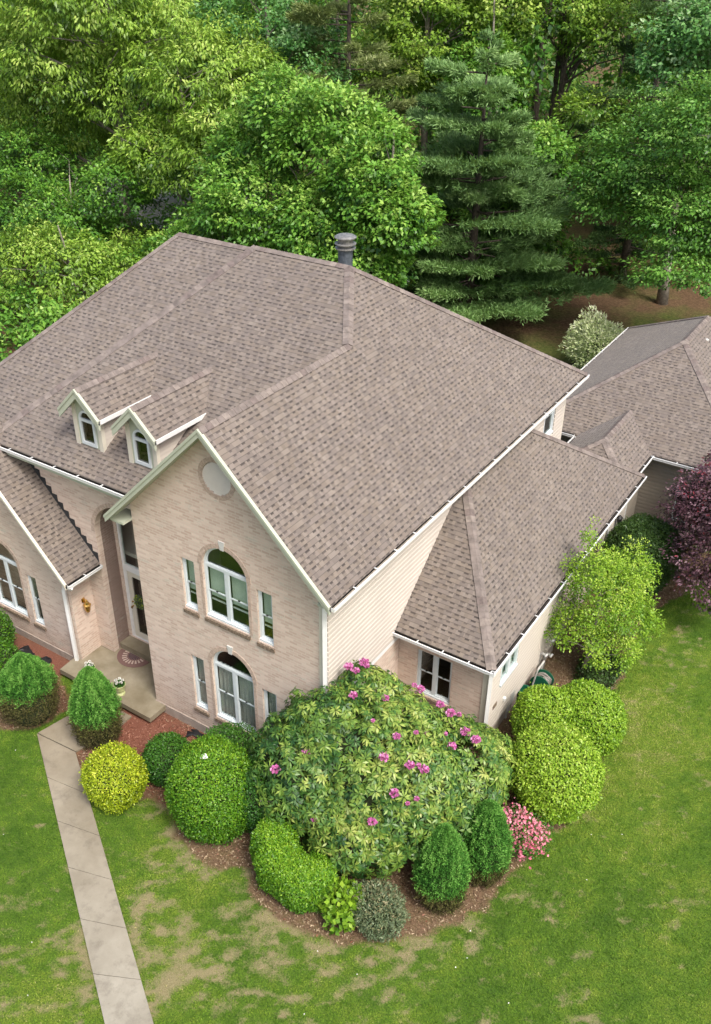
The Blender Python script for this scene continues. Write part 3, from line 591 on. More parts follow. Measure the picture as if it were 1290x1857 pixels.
def siding(T, u0, u1, w0, w1, holes=(), lap=0.118, name='siding', mat='siding', parent=house, topf=None, back=0.12):
    m = MB(); z = w0
    while z < w1-0.01:
        zt_ = min(z+lap, w1); iv = [(u0, u1)]
        for a, b, c, d in holes:
            if zt_ > c+0.002 and z < d-0.002:
                nv = []
                for p_, q_ in iv:
                    if b <= p_ or a >= q_: nv.append((p_, q_))
                    else:
                        if a > p_: nv.append((p_, a))
                        if b < q_: nv.append((b, q_))
                iv = nv
        for p_, q_ in iv:
            zm = z+(zt_-z)*0.66
            a_, b_ = [[T(p_, z, h0), T(q_, z, h0), T(q_, zm, h1), T(q_, zt_, h2), T(p_, zt_, h2), T(p_, zm, h1)] for h0, h1, h2 in ((0.036, 0.032, 0.001), (-back, -back, -back))]
            m.face([a_[0], a_[1], a_[2], a_[5]]); m.face([a_[5], a_[2], a_[3], a_[4]]); m.face([a_[0], b_[0], b_[1], a_[1]]); m.face([b_[0], b_[5], b_[4], b_[3], b_[2], b_[1]])
            for i_, j_ in ((1, 2), (2, 3), (4, 5), (5, 0)): m.face([a_[i_], b_[i_], b_[j_], a_[j_]])
        z += lap
    return m.build(name, mat, parent)
def trim(T, boxes, name, mat, parent=house):
    for lo, hi in boxes:
        m = MB(); m.box(lo, hi, lambda u, w_, n: T(u, w_, n)); o = m.build(name, mat, parent)
    return o
siding(E0, 0.07, 11.44, 2.45, 5.56, holes=[(10.02, 10.78, 3.9, 5.2)], name='siding_wall')
trim(E0, [((0.11, 2.33, 0), (11.44, 2.449, 0.03))], 'band_board', 'white')
trim(E0, [((0.101, 2.331, -0.09), (0.19, 5.5, 0.024)), ((11.40, 2.46, -0.03), (11.52, 5.45, 0.026))], 'corner_board', 'cream')
trim(S0, [((-0.105, 0.26, 0.001), (-0.002, 5.47, 0.018))], 'corner_board', 'cream')
win = window(E0, 10.06, 10.74, 3.94, 5.16, dress=None, sill=False, setback=-0.02)
# right downspout of the wing
def pipe(name, pts, wd=0.055, dp=0.04, mat='white', parent=house):
    m = MB(); m.tube(pts, wd/1.35, 4)
    return m.build(name, mat, parent)
pipe('downspout', [(0.045, -0.045, 5.28), (0.045, -0.045, 0.2)], 0.075)
# --- entry wall with arched opening, reveal, recessed wall
ARU0, ARU1, ARS = -6.70, -4.86, 3.75
wallmesh('arch_brick_wall', 'brick', SE, [(-11.2, 0.25), (ARU0, 0.25), (ARU0, ARS)] + [((ARU0+ARU1)/2-0.92*math.cos(math.pi*k/20), ARS+0.90*math.sin(math.pi*k/20)) for k in range(1, 20)] + [(ARU1, ARS), (ARU1, 0.25), (-4.70, 0.25), (-4.70, front(YE)-RT-0.02), (-11.2, front(YE)-RT-0.02)], [], 0.16)
ra = MB(); nn_ = 30
for k in range(-14, nn_+1):     # arch ring of rowlock bricks and the quoin edge below it
    if k >= 0:
        t0, t1 = math.pi-math.pi*(k+0.06)/nn_, math.pi-math.pi*(k+0.94)/nn_; q = [((ARU0+ARU1)/2+rd*math.cos(t), ARS+rd*math.sin(t)*0.98) for rd, t in ((0.922, t0), (0.922, t1), (1.03, t1), (1.03, t0))]
        if max(p_[0] for p_ in q) < -4.72: ra.plate(SE, q, [], -0.04, 0.008)
ra.build('entry_arch_ring', 'archbrick', house)
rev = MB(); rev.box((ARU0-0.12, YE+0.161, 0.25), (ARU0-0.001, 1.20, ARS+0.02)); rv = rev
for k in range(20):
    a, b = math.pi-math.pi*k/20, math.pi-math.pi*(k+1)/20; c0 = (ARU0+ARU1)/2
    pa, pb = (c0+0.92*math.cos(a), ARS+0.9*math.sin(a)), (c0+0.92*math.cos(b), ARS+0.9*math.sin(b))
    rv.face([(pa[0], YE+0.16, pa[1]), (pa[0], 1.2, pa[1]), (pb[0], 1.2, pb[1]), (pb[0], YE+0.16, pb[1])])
rv.build('entry_reveal', 'brick_shade', house)
wallmesh('recessed_brick_wall', 'brick', SB, [(ARU0-0.12, 0.25), (-4.70, 0.25), (-4.70, 4.8), (ARU0-0.12, 4.8)], [rect(-6.62, -5.0, 0.43, 4.30)], 0.12)
# door unit: transom window above a glazed door
dz = MB(); dz.plate(SB, rect(-6.62, -5.0, 0.43, 4.30), [rect(-6.56, -5.06, 2.60, 3.98), [(-5.81+0.75*math.cos(math.pi*k/14), 4.03+0.22*math.sin(math.pi*k/14)) for k in range(15)], rect(-6.52, -5.55, 0.47, 2.44), rect(-5.49, -5.06, 0.50, 2.44)], -0.10, -0.03)
door_fr = dz.build('entry_frame', 'white', house)
for q in (rect(-6.56, -5.06, 2.60, 3.98), [(-5.81+0.75*math.cos(math.pi*k/14), 4.03+0.22*math.sin(math.pi*k/14)) for k in range(15)], rect(-5.49, -5.06, 0.50, 2.44)):
    t_ = MB(); t_.plate(SB, q, [], -0.075, -0.07); t_.build('transom_pane', 'glass', door_fr)
dp = MB(); dp.plate(SB, rect(-6.515, -5.555, 0.475, 2.435), [rect(-6.38, -5.69, 0.62, 2.30)], -0.09, -0.045); door = dp.build('door', 'cream', house)
dg = MB(); dg.plate(SB, rect(-6.378, -5.692, 0.622, 2.298), [], -0.075, -0.068); dg.build('door_pane', 'glassdark', door)
dh = MB(); dh.tube([(-6.44, 1.2+0.04, 1.42), (-6.44, 1.17, 1.42), (-6.40, 1.155, 1.42)], 0.02, 8); dh.lathe((-6.44, 1.235, 1.53), [(0.0, 0), (0.022, 0.0), (0.022, 0.03), (0.0, 0.03)], 10); dh.build('door_handle', 'brass', door)
# door step and porch slab
st_ = MB(); st_.prism([(-6.69, 0.86, 0.42), (-4.71, 0.86, 0.42), (-4.71, 1.20, 0.42), (-6.69, 1.20, 0.42)], [(-6.69, 0.88, 0.2), (-4.71, 0.88, 0.2), (-4.71, 1.20, 0.2), (-6.69, 1.20, 0.2)]); st_.build('door_step', 'porch', house)
ps = MB(); top = [(-7.33, -0.50), (-4.41, -0.52), (-4.40, -0.025), (-4.71, -0.025), (-4.71, 1.2), (-6.85, 1.2), (-6.85, 0.66), (-7.15, 0.66), (-7.15, 0.03), (-7.36, -0.05)]
from mathutils.geometry import tessellate_polygon as tp_
for tri in tp_([[Vector((a, b, 0)) for a, b in top]]):
    ps.face([(top[i][0], top[i][1], 0.25) for i in tri])
for k in range(len(top)):
    a, b = top[k], top[(k+1) % len(top)]; ps.face([(a[0], a[1], 0.25), (a[0], a[1], 0.12), (b[0], b[1], 0.12), (b[0], b[1], 0.25)])
ps.face([(a, b, 0.12) for a, b in reversed([(-7.33, -0.50), (-4.41, -0.52), (-4.40, -0.025), (-7.36, -0.05)])])
ps.box((-7.2, -0.38, -0.1), (-4.55, 0.02, 0.12)); ps.build('porch_slab', 'porch', house)
trim(W(0, 'S', 0.03), [((-4.69, 0.18, 0), (-4.4, 0.249, 0.002))], 'slab_joint', 'foundation')

# --- left gable wing
LE, LZ, LS, LY = -6.70, 2.90, 1.10, -0.37; LA = -9.55; lz = lambda x: LZ+LS*(LE-x)
def lwall(x): return lz(max(x, 2*LA-x))-RT
wallmesh('left_gable_wall', 'brick', SL, [(2*LA+7.15, 0.2), (-7.15, 0.2), (-7.15, lwall(-7.15)), (LA, lwall(LA)), (2*LA+7.15, lwall(-7.15))], [archpts(-10.05, -8.93, 0.74, 2.24), rect(-8.69, -8.335, 0.72, 2.18)], 0.1)
window(SL, -10.05, -8.93, 0.74, 2.80, arch=True, dress=None); window(SL, -8.69, -8.335, 0.72, 2.18, dress=None)
wallmesh('left_wing_side_wall', 'brick', W(0, 'E', -7.15), rect(0.141, YE-0.001, 0.2, 3.2), [], 0.1)
lr = MB(); RT2 = 0.11
def roofpoly(mb, pts, t=RT): mb.slab(pts, t)
roofpoly(lr, [(LE, LY, LZ), (LE, YE-0.002, LZ), (LA, YE-0.002, lz(LA)), (LA, LY, lz(LA))])
roofpoly(lr, [(LA, LY, lz(LA)), (LA, YE-0.002, lz(LA)), (2*LA-LE, YE-0.002, LZ), (2*LA-LE, LY, LZ)])
lroof = lr.build('left_wing_roof', 'shingle', house)
# step flashing up the brick wall beside that roof
fl = MB(); n = 15
for k in range(n):
    x0 = LE-0.02-(2.3)*k/n; x1 = LE-0.02-2.3*(k+1)/n
    fl.box((x1, YE-0.012, lz(x0)-0.02), (x0, YE-0.003, lz(x1)+0.09))
fl.build('step_flashing', 'flash', house)

# --- roofs
main = MB()
V_ = (AX-(ZR-front(YG))/SG, YG, front(YG))
roofpoly(main, [(CX1, YG, front(YG)), V_, (AX, YJ, ZR), (XP, YP, ZP), (CT, YP, ZP)])
roofpoly(main, [(OV, -OF, ZO), (OV, EY, ZO), (XP, YP, ZP), (AX, YJ, ZR), (AX, -OF, ZR)])
XL_ = AX-(ZR-ZO)/SG
roofpoly(main, [(XL_, -OF, ZO), (AX, -OF, ZR), (AX, YJ, ZR), V_, (XL_, YG-0.1, ZO)])
dd = 0.06
roofpoly(main, [(LX, YG, front(YG)-dd), (CX1, YG, front(YG)-dd), (CT, YP, ZP-dd), (LT, YP, ZP-dd)])
roofpoly(main, [(OV, EY, ZO), (LX, EY, ZO), (LT, YP, ZP-dd), (XP, YP, ZP)])
roofpoly(main, [(LX, EY, ZO), (LX, YG, front(YG)-dd), (LT, YP, ZP-dd)])
mroof = main.build('main_roof', 'shingle', house)

def cap_run(mb, p0, p1, n1, n2, wd=0.115, step=0.155, lift=0.016):
    """overlapping ridge shingles folded over the line p0-p1; n1,n2 are the normals of the two roof planes"""
    p0, p1 = Vector(p0), Vector(p1); d = (p1-p0); L = d.length; d.normalize(); n1, n2 = Vector(n1).normalized(), Vector(n2).normalized()
    a = n1.cross(d).normalized(); b = n2.cross(d).normalized()
    if a.z > 0 and abs(a.z) > 1e-6: a = -a
    if b.z > 0 and abs(b.z) > 1e-6: b = -b
    if a.dot(b) > 0.95: b = -b
    up = (n1+n2).normalized(); n = max(1, int(L/step))
    rr = random.Random(int(L*977))
    for k in range(n):
        mb.cm = rr.choice((0, 0, 0, 1, 2)); s0, s1 = L*k/n, L*(k+1)/n+0.03; h0, h1 = lift+0.008, lift
        q = lambda s, side, h, nn: p0+d*min(s, L)+side*wd+nn*h
        for side, nn, fl_ in ((a, n1, 1), (b, n2, -1)):
            t = [p0+d*s0+up*h0, p0+d*min(s1, L)+up*h1, q(s1, side, h1, nn), q(s0, side, h0, nn)]
            if (t[1]-t[0]).cross(t[2]-t[0]).dot(nn) < 0: t.reverse()
            lo = [v-nn*0.014 for v in t]; mb.prism(t, lo)
nE = Vector((SG, 0, 1)); nW = Vector((-SG, 0, 1)); nF = Vector((0, -SF, 1)); SB_ = (ZP-ZO)/(EY-YP); nB = Vector((0, SB_, 1)); SL_ = (ZP-dd-ZO)/(LT-LX); nL = Vector((-SL_, 0, 1))
cp = MB()
cap_run(cp, (AX, -OF+0.0, ZR), (AX, YJ, ZR), nW, nE); cap_run(cp, (AX, YJ, ZR), (XP, YP, ZP), nF, nE); cap_run(cp, (OV, EY, ZO), (XP, YP, ZP), nE, nB)
cap_run(cp, (CT, YP, ZP), (XP, YP, ZP), nF, nB); cap_run(cp, (LT, YP, ZP-dd), (CT-0.05, YP, ZP-dd), nF, nB); cap_run(cp, (LX, YG, front(YG)-dd), (LT, YP, ZP-dd), nF, nL)
cap_run(cp, (CX1, YG, front(YG)-0.012), (CT, YP, ZP-0.012), nF, nF, wd=0.10)
cp.build('ridge_cap', ['cap', 'cap2', 'cap3'], house)

def gutter(name, p0, p1, out, mat='white', parent=house, w_=0.08, h=0.075, hang=0.75, dark='gutterdark'):
    p0, p1, o = Vector(p0), Vector(p1), Vector(out).normalized(); d = (p1-p0).normalized(); Z = Vector((0, 0, 1)); m = MB()
    def T(a, b, c): return p0+d*a+o*b+Z*c
    L = (p1-p0).length
    flip = d.cross(o).z < 0
    TT = (lambda a, b, c: T(L-a, b, c)) if flip else T
    m.box((0, -0.012, -h), (L, 0.0, 0.0), TT); m.box((0, 0.0, -h), (L, w_, -h+0.01), TT); m.box((0, w_-0.012, -h+0.01), (L, w_, 0.005), TT); m.box((0, w_, -0.012), (L, w_+0.012, 0.005), TT)
    m.box((0, 0, -h+0.01), (0.008, w_-0.012, 0.0), TT); m.box((L-0.008, 0, -h+0.01), (L, w_-0.012, 0.0), TT)
    m.cm = 1
    m.box((0.01, 0.001, -h+0.0105), (L-0.01, w_-0.013, -h+0.035), TT)
    m.cm = 0; n = int(L/hang)
    for k in range(1, n+1): m.box((L*k/(n+1)-0.012, -0.02, 0.001), (L*k/(n+1)+0.012, w_-0.002, 0.012), TT)
    return m.build(name, [mat, dark], parent)
gutter('front_gutter', (-11.5, YG-0.0, front(YG)-0.03), (XL_+0.0, YG-0.0, front(YG)-0.03), (0, -1, 0))
gutter('side_gutter', (OV+0.0, -OF+0.03, ZO-0.02), (OV, EY, ZO-0.02), (1, 0, 0), dark='gutterlight')
gutter('left_wing_gutter', (LE, LY+0.03, LZ-0.02), (LE, YE-0.01, LZ-0.02), (1, 0, 0))
# rake boards and soffit of the gable
def rake(parent, apex, e1, e2, th=0.2, yb=0.03, mat='sage', soff=None, name='rake_board', topw=0.045):
    m = MB()
    for e in (e1, e2):
        a, b = Vector(apex), Vector(e); y = a.y
        for (lo, hi, yy) in ((th, 0.03, 0.0), (0.045, -0.012, -0.018)):
            q = [(a.x, a.z-lo*1.25), (b.x, b.z-lo*1.25), (b.x, b.z-hi*1.2), (a.x, a.z-hi*1.2)]
            if (e[0] > apex[0]): pass
            m.plate(W(0, 'S', y), q if (q[0][0]-q[1][0])*(1) < 0 else [q[1], q[0], q[3], q[2]], [], -0.03, 0.02-yy*1.0)
    return m.build(name, mat, parent)
rake(house, (AX, -OF, ZR), (XL_, -OF, ZO), (OV, -OF, ZO), th=0.125)
sf = MB()
for e in ((XL_+0.03, ZO), (OV-0.03, ZO)):
    a, b = (AX, ZR), e; q = [(a[0], a[1]-RT-0.003), (b[0], b[1]-RT-0.003), (b[0], b[1]-RT-0.025), (a[0], a[1]-RT-0.025)]
    sf.prism([(q[0][0], -OF+0.031, q[0][1]), (q[1][0], -OF+0.031, q[1][1]), (q[1][0], -0.001, q[1][1]), (q[0][0], -0.001, q[0][1])], [(q[3][0], -OF+0.031, q[3][1]), (q[2][0], -OF+0.031, q[2][1]), (q[2][0], -0.001, q[2][1]), (q[3][0], -0.001, q[3][1])])
# boxed eave return at the low ends of the gable
sf.box((XL_+0.03, -OF+0.10, ZO-0.165), (-WG-0.002, YG-0.12, ZO-0.112)); sf.box((0.027, -OF+0.10, ZO-0.165), (OV-0.01, EY-0.1, ZO-0.112))
sf.build('soffit', 'sage', house)
sf = MB(); sf.box((-11.3, YG+0.01, front(YG)-0.24), (XL_+0.02, YE-0.001, front(YG)-0.115)); sf.build('front_soffit', 'sage', house)
rake(house, (LA, LY, lz(LA)), (LE, LY, LZ), (2*LA-LE, LY, LZ), 0.10, name='left_rake_board', mat='cream')
sf = MB(); sf.prism([(LE+0.02, LY+0.031, LZ-RT-0.003), (LE+0.02, 0.039, LZ-RT-0.003), (LA, 0.039, lz(LA)-RT-0.003), (LA, LY+0.031, lz(LA)-RT-0.003)], [(LE+0.02, LY+0.031, LZ-RT-0.02), (LE+0.02, 0.039, LZ-RT-0.02), (LA, 0.039, lz(LA)-RT-0.02), (LA, LY+0.031, lz(LA)-RT-0.02)])
sf.box((-7.149, 0.041, LZ-0.14), (LE-0.005, YE-0.004, LZ-0.112)); sf.build('left_soffit', 'cream', house)
pipe('downspout', [(LE+0.05, LY+0.10, LZ-0.10), (LE-0.03, LY+0.14, LZ-0.2), (-7.02, -0.03, LZ-0.33), (-7.20, -0.035, LZ-0.40), (-7.24, -0.04, LZ-0.55), (-7.24, -0.04, 0.2)], 0.075)
pipe('downspout', [(-9.0, 0.30, front(YG)-0.12), (-9.1, 0.28, front(YG)-0.28), (-9.35, 0.32, front(YG)-0.42), (-9.5, 0.4, 4.7)], 0.085)

# --- dormers
def dormer(xc, name='dormer', label=None):
    yf, yo, yb = 0.90, 0.70, 3.15; zr, s = 7.235, 0.98; hw, ov = 0.385, 0.575; ze = zr-s*ov
    rf = MB(); zt = lambda x: zr-s*abs(x-xc)
    yv = YP-(ZP-ze)/SF            # where the eave line meets the main roof plane
    for sg in (1, -1):
        q = [(xc+sg*ov, yo, ze), (xc+sg*ov, yv, ze), (xc, yb, zr), (xc, yo, zr)]
        if sg < 0: q.reverse()
        rf.slab(q, 0.075)
    top = rf.build('dormer', 'shingle', house)
    if label: top['label'] = label
    c = MB(); cap_run(c, (xc, yo, zr), (xc, yb, zr), (-s, 0, 1), (s, 0, 1), wd=0.11, step=0.15); c.build('ridge_cap', ['cap', 'cap2', 'cap3'], top)
    T = W(0, 'S', yf); zb = front(yf)-0.05; r = 0.178
    fw = MB(); fw.plate(T, [(xc-hw, zb), (xc+hw, zb), (xc+hw, zt(xc+hw)-0.08), (xc, zr-0.08), (xc-hw, zt(xc-hw)-0.08)], [archpts(xc-r, xc+r, 5.90, 6.45)], -0.08, 0.0); fw.build('front_panel', 'sage', top)
    wf = MB(); wf.plate(T, archpts(xc-r-0.045, xc+r+0.045, 5.86, 6.45), [rect(xc-r+0.01, xc+r-0.01, 5.925, 6.41), [(xc+(r-0.012)*math.cos(math.pi*k/12), 6.47+(r-0.02)*math.sin(math.pi*k/12)) for k in range(13)]], -0.03, 0.03); wf.build('window_frame', 'frame', top)
    for q in (rect(xc-r+0.012, xc+r-0.012, 5.927, 6.408), [(xc+(r-0.014)*math.cos(math.pi*k/12), 6.472+(r-0.024)*math.sin(math.pi*k/12)) for k in range(13)]):
        gp = MB(); gp.plate(T, q, [], -0.012, -0.006); gp.build('pane', 'glassdark', top)
    ib = MB(); ib.box((xc-hw+0.06, yf+0.25, zb+0.02), (xc+hw-0.06, yf+0.27, zr-0.45)); ib.build('inner_wall', S['wood_dark'], top)
    cb = MB()
    for sg in (-1, 1):
        a, b = sorted((xc+sg*hw, xc+sg*(hw-0.085))); cb.box((a, zb-0.02, 0.001), (b, zt(xc+hw)-0.09, 0.022), lambda u, w_, n: T(u, w_, n))
        TE = W(0, 'E' if sg > 0 else 'W', xc+sg*hw)
        ua, ub = (yf-0.022, yf+0.075) if sg > 0 else (-yf-0.075, -yf+0.022)
        cb.box((ua, zb-0.02, 0.001), (ub, zt(xc+hw)-0.06, 0.024), lambda u, w_, n: TE(u, w_, n)); cb.build('corner_board', 'cream', top); cb = MB()
    for sg in (-1, 1):   # lapped cheeks, each course ends where it meets the roof
        m = MB(); z = zb
        while z < ze-0.06:
            z2 = min(z+0.095, ze-0.05); ye = YP-(ZP-z)/SF+0.02; x = xc+sg*hw
            a = [(x+sg*0.014, yf+0.05, z), (x+sg*0.014, ye+0.1, z), (x+sg*0.001, ye+0.22, z2), (x+sg*0.001, yf+0.05, z2)]
            b = [(x-sg*0.05, p_[1], p_[2]) for p_ in a]
            if sg < 0: a.reverse(); b.reverse()
            m.prism(a, b); z += 0.095
        m.build('cheek_siding', 'siding', top)
    fb = MB()
    for sg in (-1, 1):
        a, b = sorted((xc+sg*ov, xc+sg*(ov+0.018))); fb.box((a, yo, ze-0.10), (b, yv+0.1, ze-0.005)); fb.build('eave_fascia', 'white', top); fb = MB()
    rake(top, (xc, yo, zr), (xc-ov-0.018, yo, ze-0.018), (xc+ov+0.018, yo, ze-0.018), 0.16, name='dormer_rake')
    so2 = MB()
    for sg in (-1, 1):
        q = [(xc, yo+0.031, zr-0.078), (xc+sg*ov, yo+0.031, ze-0.078), (xc+sg*ov, yf-0.001, ze-0.078), (xc, yf-0.001, zr-0.078)]
        so2.prism(q, [(a, b, c_-0.012) for a, b, c_ in q])
    so2.build('dormer_soffit', 'sage', top)
S['wood_dark'] = plain('dark_wood', (0.10, 0.05, 0.02), 0.7, 0.4, 12.0)
dormer(-6.67, label='left dormer, farther from the front gable'); dormer(-5.11, label='right dormer, beside the front gable')

# --- flue
fm = MB(); fm.lathe((-3.80, 6.42, 8.6), [(0.165, 0), (0.165, 0.66), (0.12, 0.68)], 20); flue = fm.build('flue_pipe', 'metal', house, smooth=False)
fc = MB()
for z0, r0, r1, hh in ((9.26, 0.19, 0.235, 0.035), (9.36, 0.20, 0.245, 0.035), (9.50, 0.25, 0.25, 0.02)):
    fc.lathe((-3.80, 6.42, z0), [(r0-0.03, -0.002), (r1, 0.0), (r1, hh*0.5), (r0, hh)], 20)
fc.lathe((-3.80, 6.42, 9.27), [(0.15, 0), (0.17, 0.1), (0.175, 0.23)], 20); fc.lathe((-3.80, 6.42, 9.52), [(0.25, 0), (0.20, 0.03), (0.06, 0.06)], 20)
fc.build('flue_cap', 'metalcap', flue)

# --- right wing (low hip roof)
RX, RY, RZ, RS = 2.31, 2.58, 2.68, 1.05; RH = 1.254; RZt = RZ+RS*(RX-0.0); RYt = RY+RH*RX; RB = 12.14; RBt = RB-1.6*RX
rr = MB()
roofpoly(rr, [(RX, RY, RZ), (RX, RB, RZ), (0.02, RBt, RZt), (0.02, RYt, RZt)]); roofpoly(rr, [(RX, RY, RZ), (0.02, RYt, RZt), (0.02, RY, RZ)]); roofpoly(rr, [(RX, RB, RZ), (0.02, RB, RZ), (0.02, RBt, RZt)])
rr.build('right_wing_roof', 'shingle', house)
c = MB(); nR = Vector((RS, 0, 1)); nRF = Vector((0, -(RZt-RZ)/(RYt-RY), 1)); nRB = Vector((0, (RZt-RZ)/(RB-RBt), 1))
cap_run(c, (RX, RY, RZ), (0.05, RYt-0.05, RZt-0.03), nR, nRF); c.build('right_wing_cap', ['cap', 'cap2', 'cap3'], house); c = MB(); cap_run(c, (RX, RB, RZ), (0.05, RBt+0.05, RZt-0.03), nR, nRB); c.build('right_wing_cap', ['cap', 'cap2', 'cap3'], house)
gutter('right_front_gutter', (0.01, RY, RZ-0.02), (RX+0.09, RY, RZ-0.02), (0, -1, 0)); gutter('right_side_gutter', (RX, RY-0.09, RZ-0.02), (RX, RB, RZ-0.02), (1, 0, 0))
wallmesh('right_wing_brick_wall', 'brick', SR, rect(0.001, 2.14, 0.2, 2.58), [rect(0.46, 1.31, 0.95, 2.18)], 0.1)
window(SR, 0.46, 1.31, 0.95, 2.18, mull='two', dress=None, sill=True)
siding(ER, 2.95, 6.95, 0.38, 2.57, holes=[(3.45, 4.36, 1.46, 2.06)], name='right_wing_siding'); wallmesh('right_wing_base', 'foundation', ER, rect(2.90, 6.94, -0.05, 0.375), [], 0.1)
trim(ER, [((2.86, 0.3, 0.001), (2.97, 2.54, 0.03)), ((6.88, 0.3, 0.001), (6.99, 2.54, 0.03))], 'corner_board', 'cream'); trim(SR, [((2.04, 0.26, 0.001), (2.17, 2.56, 0.022))], 'corner_board', 'cream')
window(ER, 3.46, 4.35, 1.47, 2.05, style='fixed', mull='two', dress='shade', blind=0.0, sill=False, setback=-0.03)
pipe('downspout', [(2.215, 2.80, 2.6), (2.215, 2.80, 0.1)], 0.075)
sfr = MB(); sfr.box((0.105, RY+0.01, RZ-0.17), (RX-0.01, 2.849, RZ-0.112)); sfr.box((2.16, 2.851, RZ-0.17), (RX-0.01, RB-0.05, RZ-0.112)); sfr.build('right_soffit', 'white', house)
trim(ER, [((3.22, 1.0, 0.017), (3.40, 1.12, 0.045))], 'vent_grille', 'rowlock'); trim(ER, [((3.75, 0.86, 0.017), (3.83, 0.93, 0.09))], 'outdoor_socket', 'white')
# porch recess at the back of the right wing
pw = MB(); pw.box((0.101, 6.951, 0.25), (2.0, 7.05, 2.53)); pw.box((0.5, 7.051, 0.25), (0.6, 10.449, 2.53)); pw.build('porch_wall', 'siding', house)
pf = MB(); pf.box((0.61, 7.06, 0.0), (2.05, 10.44, 0.28)); pf.build('porch_floor', 'foundation', house)
SP = W(0, 'S', 10.45); wallmesh('porch_end_wall', 'siding', SP, rect(0.601, 2.02, 0.2, 2.53), [rect(1.0, 1.5, 1.1, 2.1)], 0.1)
window(SP, 1.0, 1.5, 1.1, 2.1, sill=False, dress=None, setback=-0.01)
siding(W(0, 'E', 2.02), 10.46, 11.95, 0.2, 2.53, name='porch_side_wall'); trim(W(0, 'E', 2.02), [((10.44, 0.2, 0.017), (10.54, 2.53, 0.035)), ((11.86, 0.2, 0.017), (11.96, 2.53, 0.035))], 'corner_board', 'white')
pp = MB(); pp.box((1.93, 8.6, 0.28), (2.03, 8.7, 2.53)); pp.build('porch_post', 'cream', house); pp = MB(); pp.box((1.93, 10.2, 0.28), (2.03, 10.3, 2.53)); pp.build('porch_post', 'cream', house)
lan = MB(); lan.box((2.04, 10.95, 1.72), (2.06, 11.05, 1.9)); lan.tube([(2.05, 11.0, 1.84), (2.16, 11.0, 1.88)], 0.015, 6); lan.lathe((2.16, 11.0, 1.62), [(0.03, 0), (0.06, 0.04), (0.075, 0.2), (0.09, 0.21), (0.02, 0.29)], 8); lan.build('porch_lantern', 'black', house)
# closing walls the photo barely shows
cw = MB(); cw.box((-11.2, YE+0.165, 0), (-11.05, 11.5, 5.2)); cw.box((-11.049, 11.4, 0), (-0.03, 11.5, 5.2)); cw.box((-11.0, 1.4, 2.75), (-0.2, 11.35, 2.85)); cw.build('rear_wall', 'siding', house)
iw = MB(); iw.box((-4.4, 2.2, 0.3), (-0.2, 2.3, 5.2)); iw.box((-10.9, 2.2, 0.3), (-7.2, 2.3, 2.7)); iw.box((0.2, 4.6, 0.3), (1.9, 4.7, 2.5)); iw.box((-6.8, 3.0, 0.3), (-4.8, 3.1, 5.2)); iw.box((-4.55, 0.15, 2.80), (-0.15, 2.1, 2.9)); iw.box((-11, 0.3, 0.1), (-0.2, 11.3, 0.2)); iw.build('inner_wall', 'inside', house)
# brass wall lantern on the left wing's side wall
wl = MB(); wl.tube([(-7.15, 0.36, 1.86), (-7.05, 0.36, 1.90), (-7.03, 0.36, 1.86)], 0.014, 6); wl.lathe((-7.15, 0.36, 1.80), [(0.0, 0), (0.05, 0), (0.05, 0.1), (0.0, 0.1)], 10)
wl.lathe((-7.03, 0.36, 1.58), [(0.01, -0.05), (0.045, -0.02), (0.05, 0.0), (0.06, 0.02), (0.085, 0.16), (0.095, 0.18), (0.06, 0.21), (0.05, 0.25), (0.025, 0.27), (0.03, 0.30), (0.008, 0.33)], 10); wl.build('wall_lantern', 'brass', house)

# ------------------------------------------------------------------ garage and breezeway behind
gar = thing('garage', 'taupe sided garage with shingle hip roof behind the house', 'garage')
gx, gy0, gy1, gzr = 1.60, 17.0, 19.6, 4.85; gl, gr_, gf, gb = -1.76, 4.84, 13.40, 23.0
gm = MB()
roofpoly(gm, [(gl, gf, RZ), (gr_, gf, RZ), (gx, gy0, gzr)]); roofpoly(gm, [(gl, gb, RZ), (gl, gf, RZ), (gx, gy0, gzr), (gx, gy1, gzr)]); roofpoly(gm, [(gr_, gf, RZ), (gr_, gb, RZ), (gx, gy1, gzr), (gx, gy0, gzr)]); roofpoly(gm, [(gr_, gb, RZ), (gl, gb, RZ), (gx, gy1, gzr)])
gm.build('roof', 'shingle', gar)
c = MB(); nf, nl, nr_, nb = Vector((0, -0.61, 1)), Vector((-0.655, 0, 1)), Vector((0.68, 0, 1)), Vector((0, 0.65, 1))
cap_run(c, (gl, gf, RZ), (gx, gy0, gzr), nf, nl); cap_run(c, (gr_, gf, RZ), (gx, gy0, gzr), nf, nr_); cap_run(c, (gx, gy0, gzr), (gx, gy1, gzr), nl, nr_); cap_run(c, (gl, gb, RZ), (gx, gy1, gzr), nl, nb); c.build('ridge_cap', ['cap', 'cap2', 'cap3'], gar)
br = MB(); bx, bz, by0 = 1.01, 3.35, 12.3; yw = gf+(bz-RZ)/0.61
roofpoly(br, [(2.1, 11.2, RZ), (2.1, gf, RZ), (bx, yw, bz), (bx, by0, bz)]); roofpoly(br, [(-0.1, gf, RZ), (-0.1, 11.2, RZ), (bx, by0, bz), (bx, yw, bz)]); roofpoly(br, [(-0.1, 11.2, RZ), (2.1, 11.2, RZ), (bx, by0, bz)])
bro = br.build('breezeway_roof', 'shingle', gar)
c = MB(); cap_run(c, (bx, by0, bz), (bx, yw, bz), (-0.65, 0, 1), (0.65, 0, 1)); cap_run(c, (2.1, 11.2, RZ), (bx, by0, bz), (0.65, 0, 1), (0, -0.64, 1)); cap_run(c, (-0.1, 11.2, RZ), (bx, by0, bz), (-0.65, 0, 1), (0, -0.64, 1)); c.build('ridge_cap', ['cap', 'cap2', 'cap3'], bro)
SGf = W(0, 'S', 13.72)
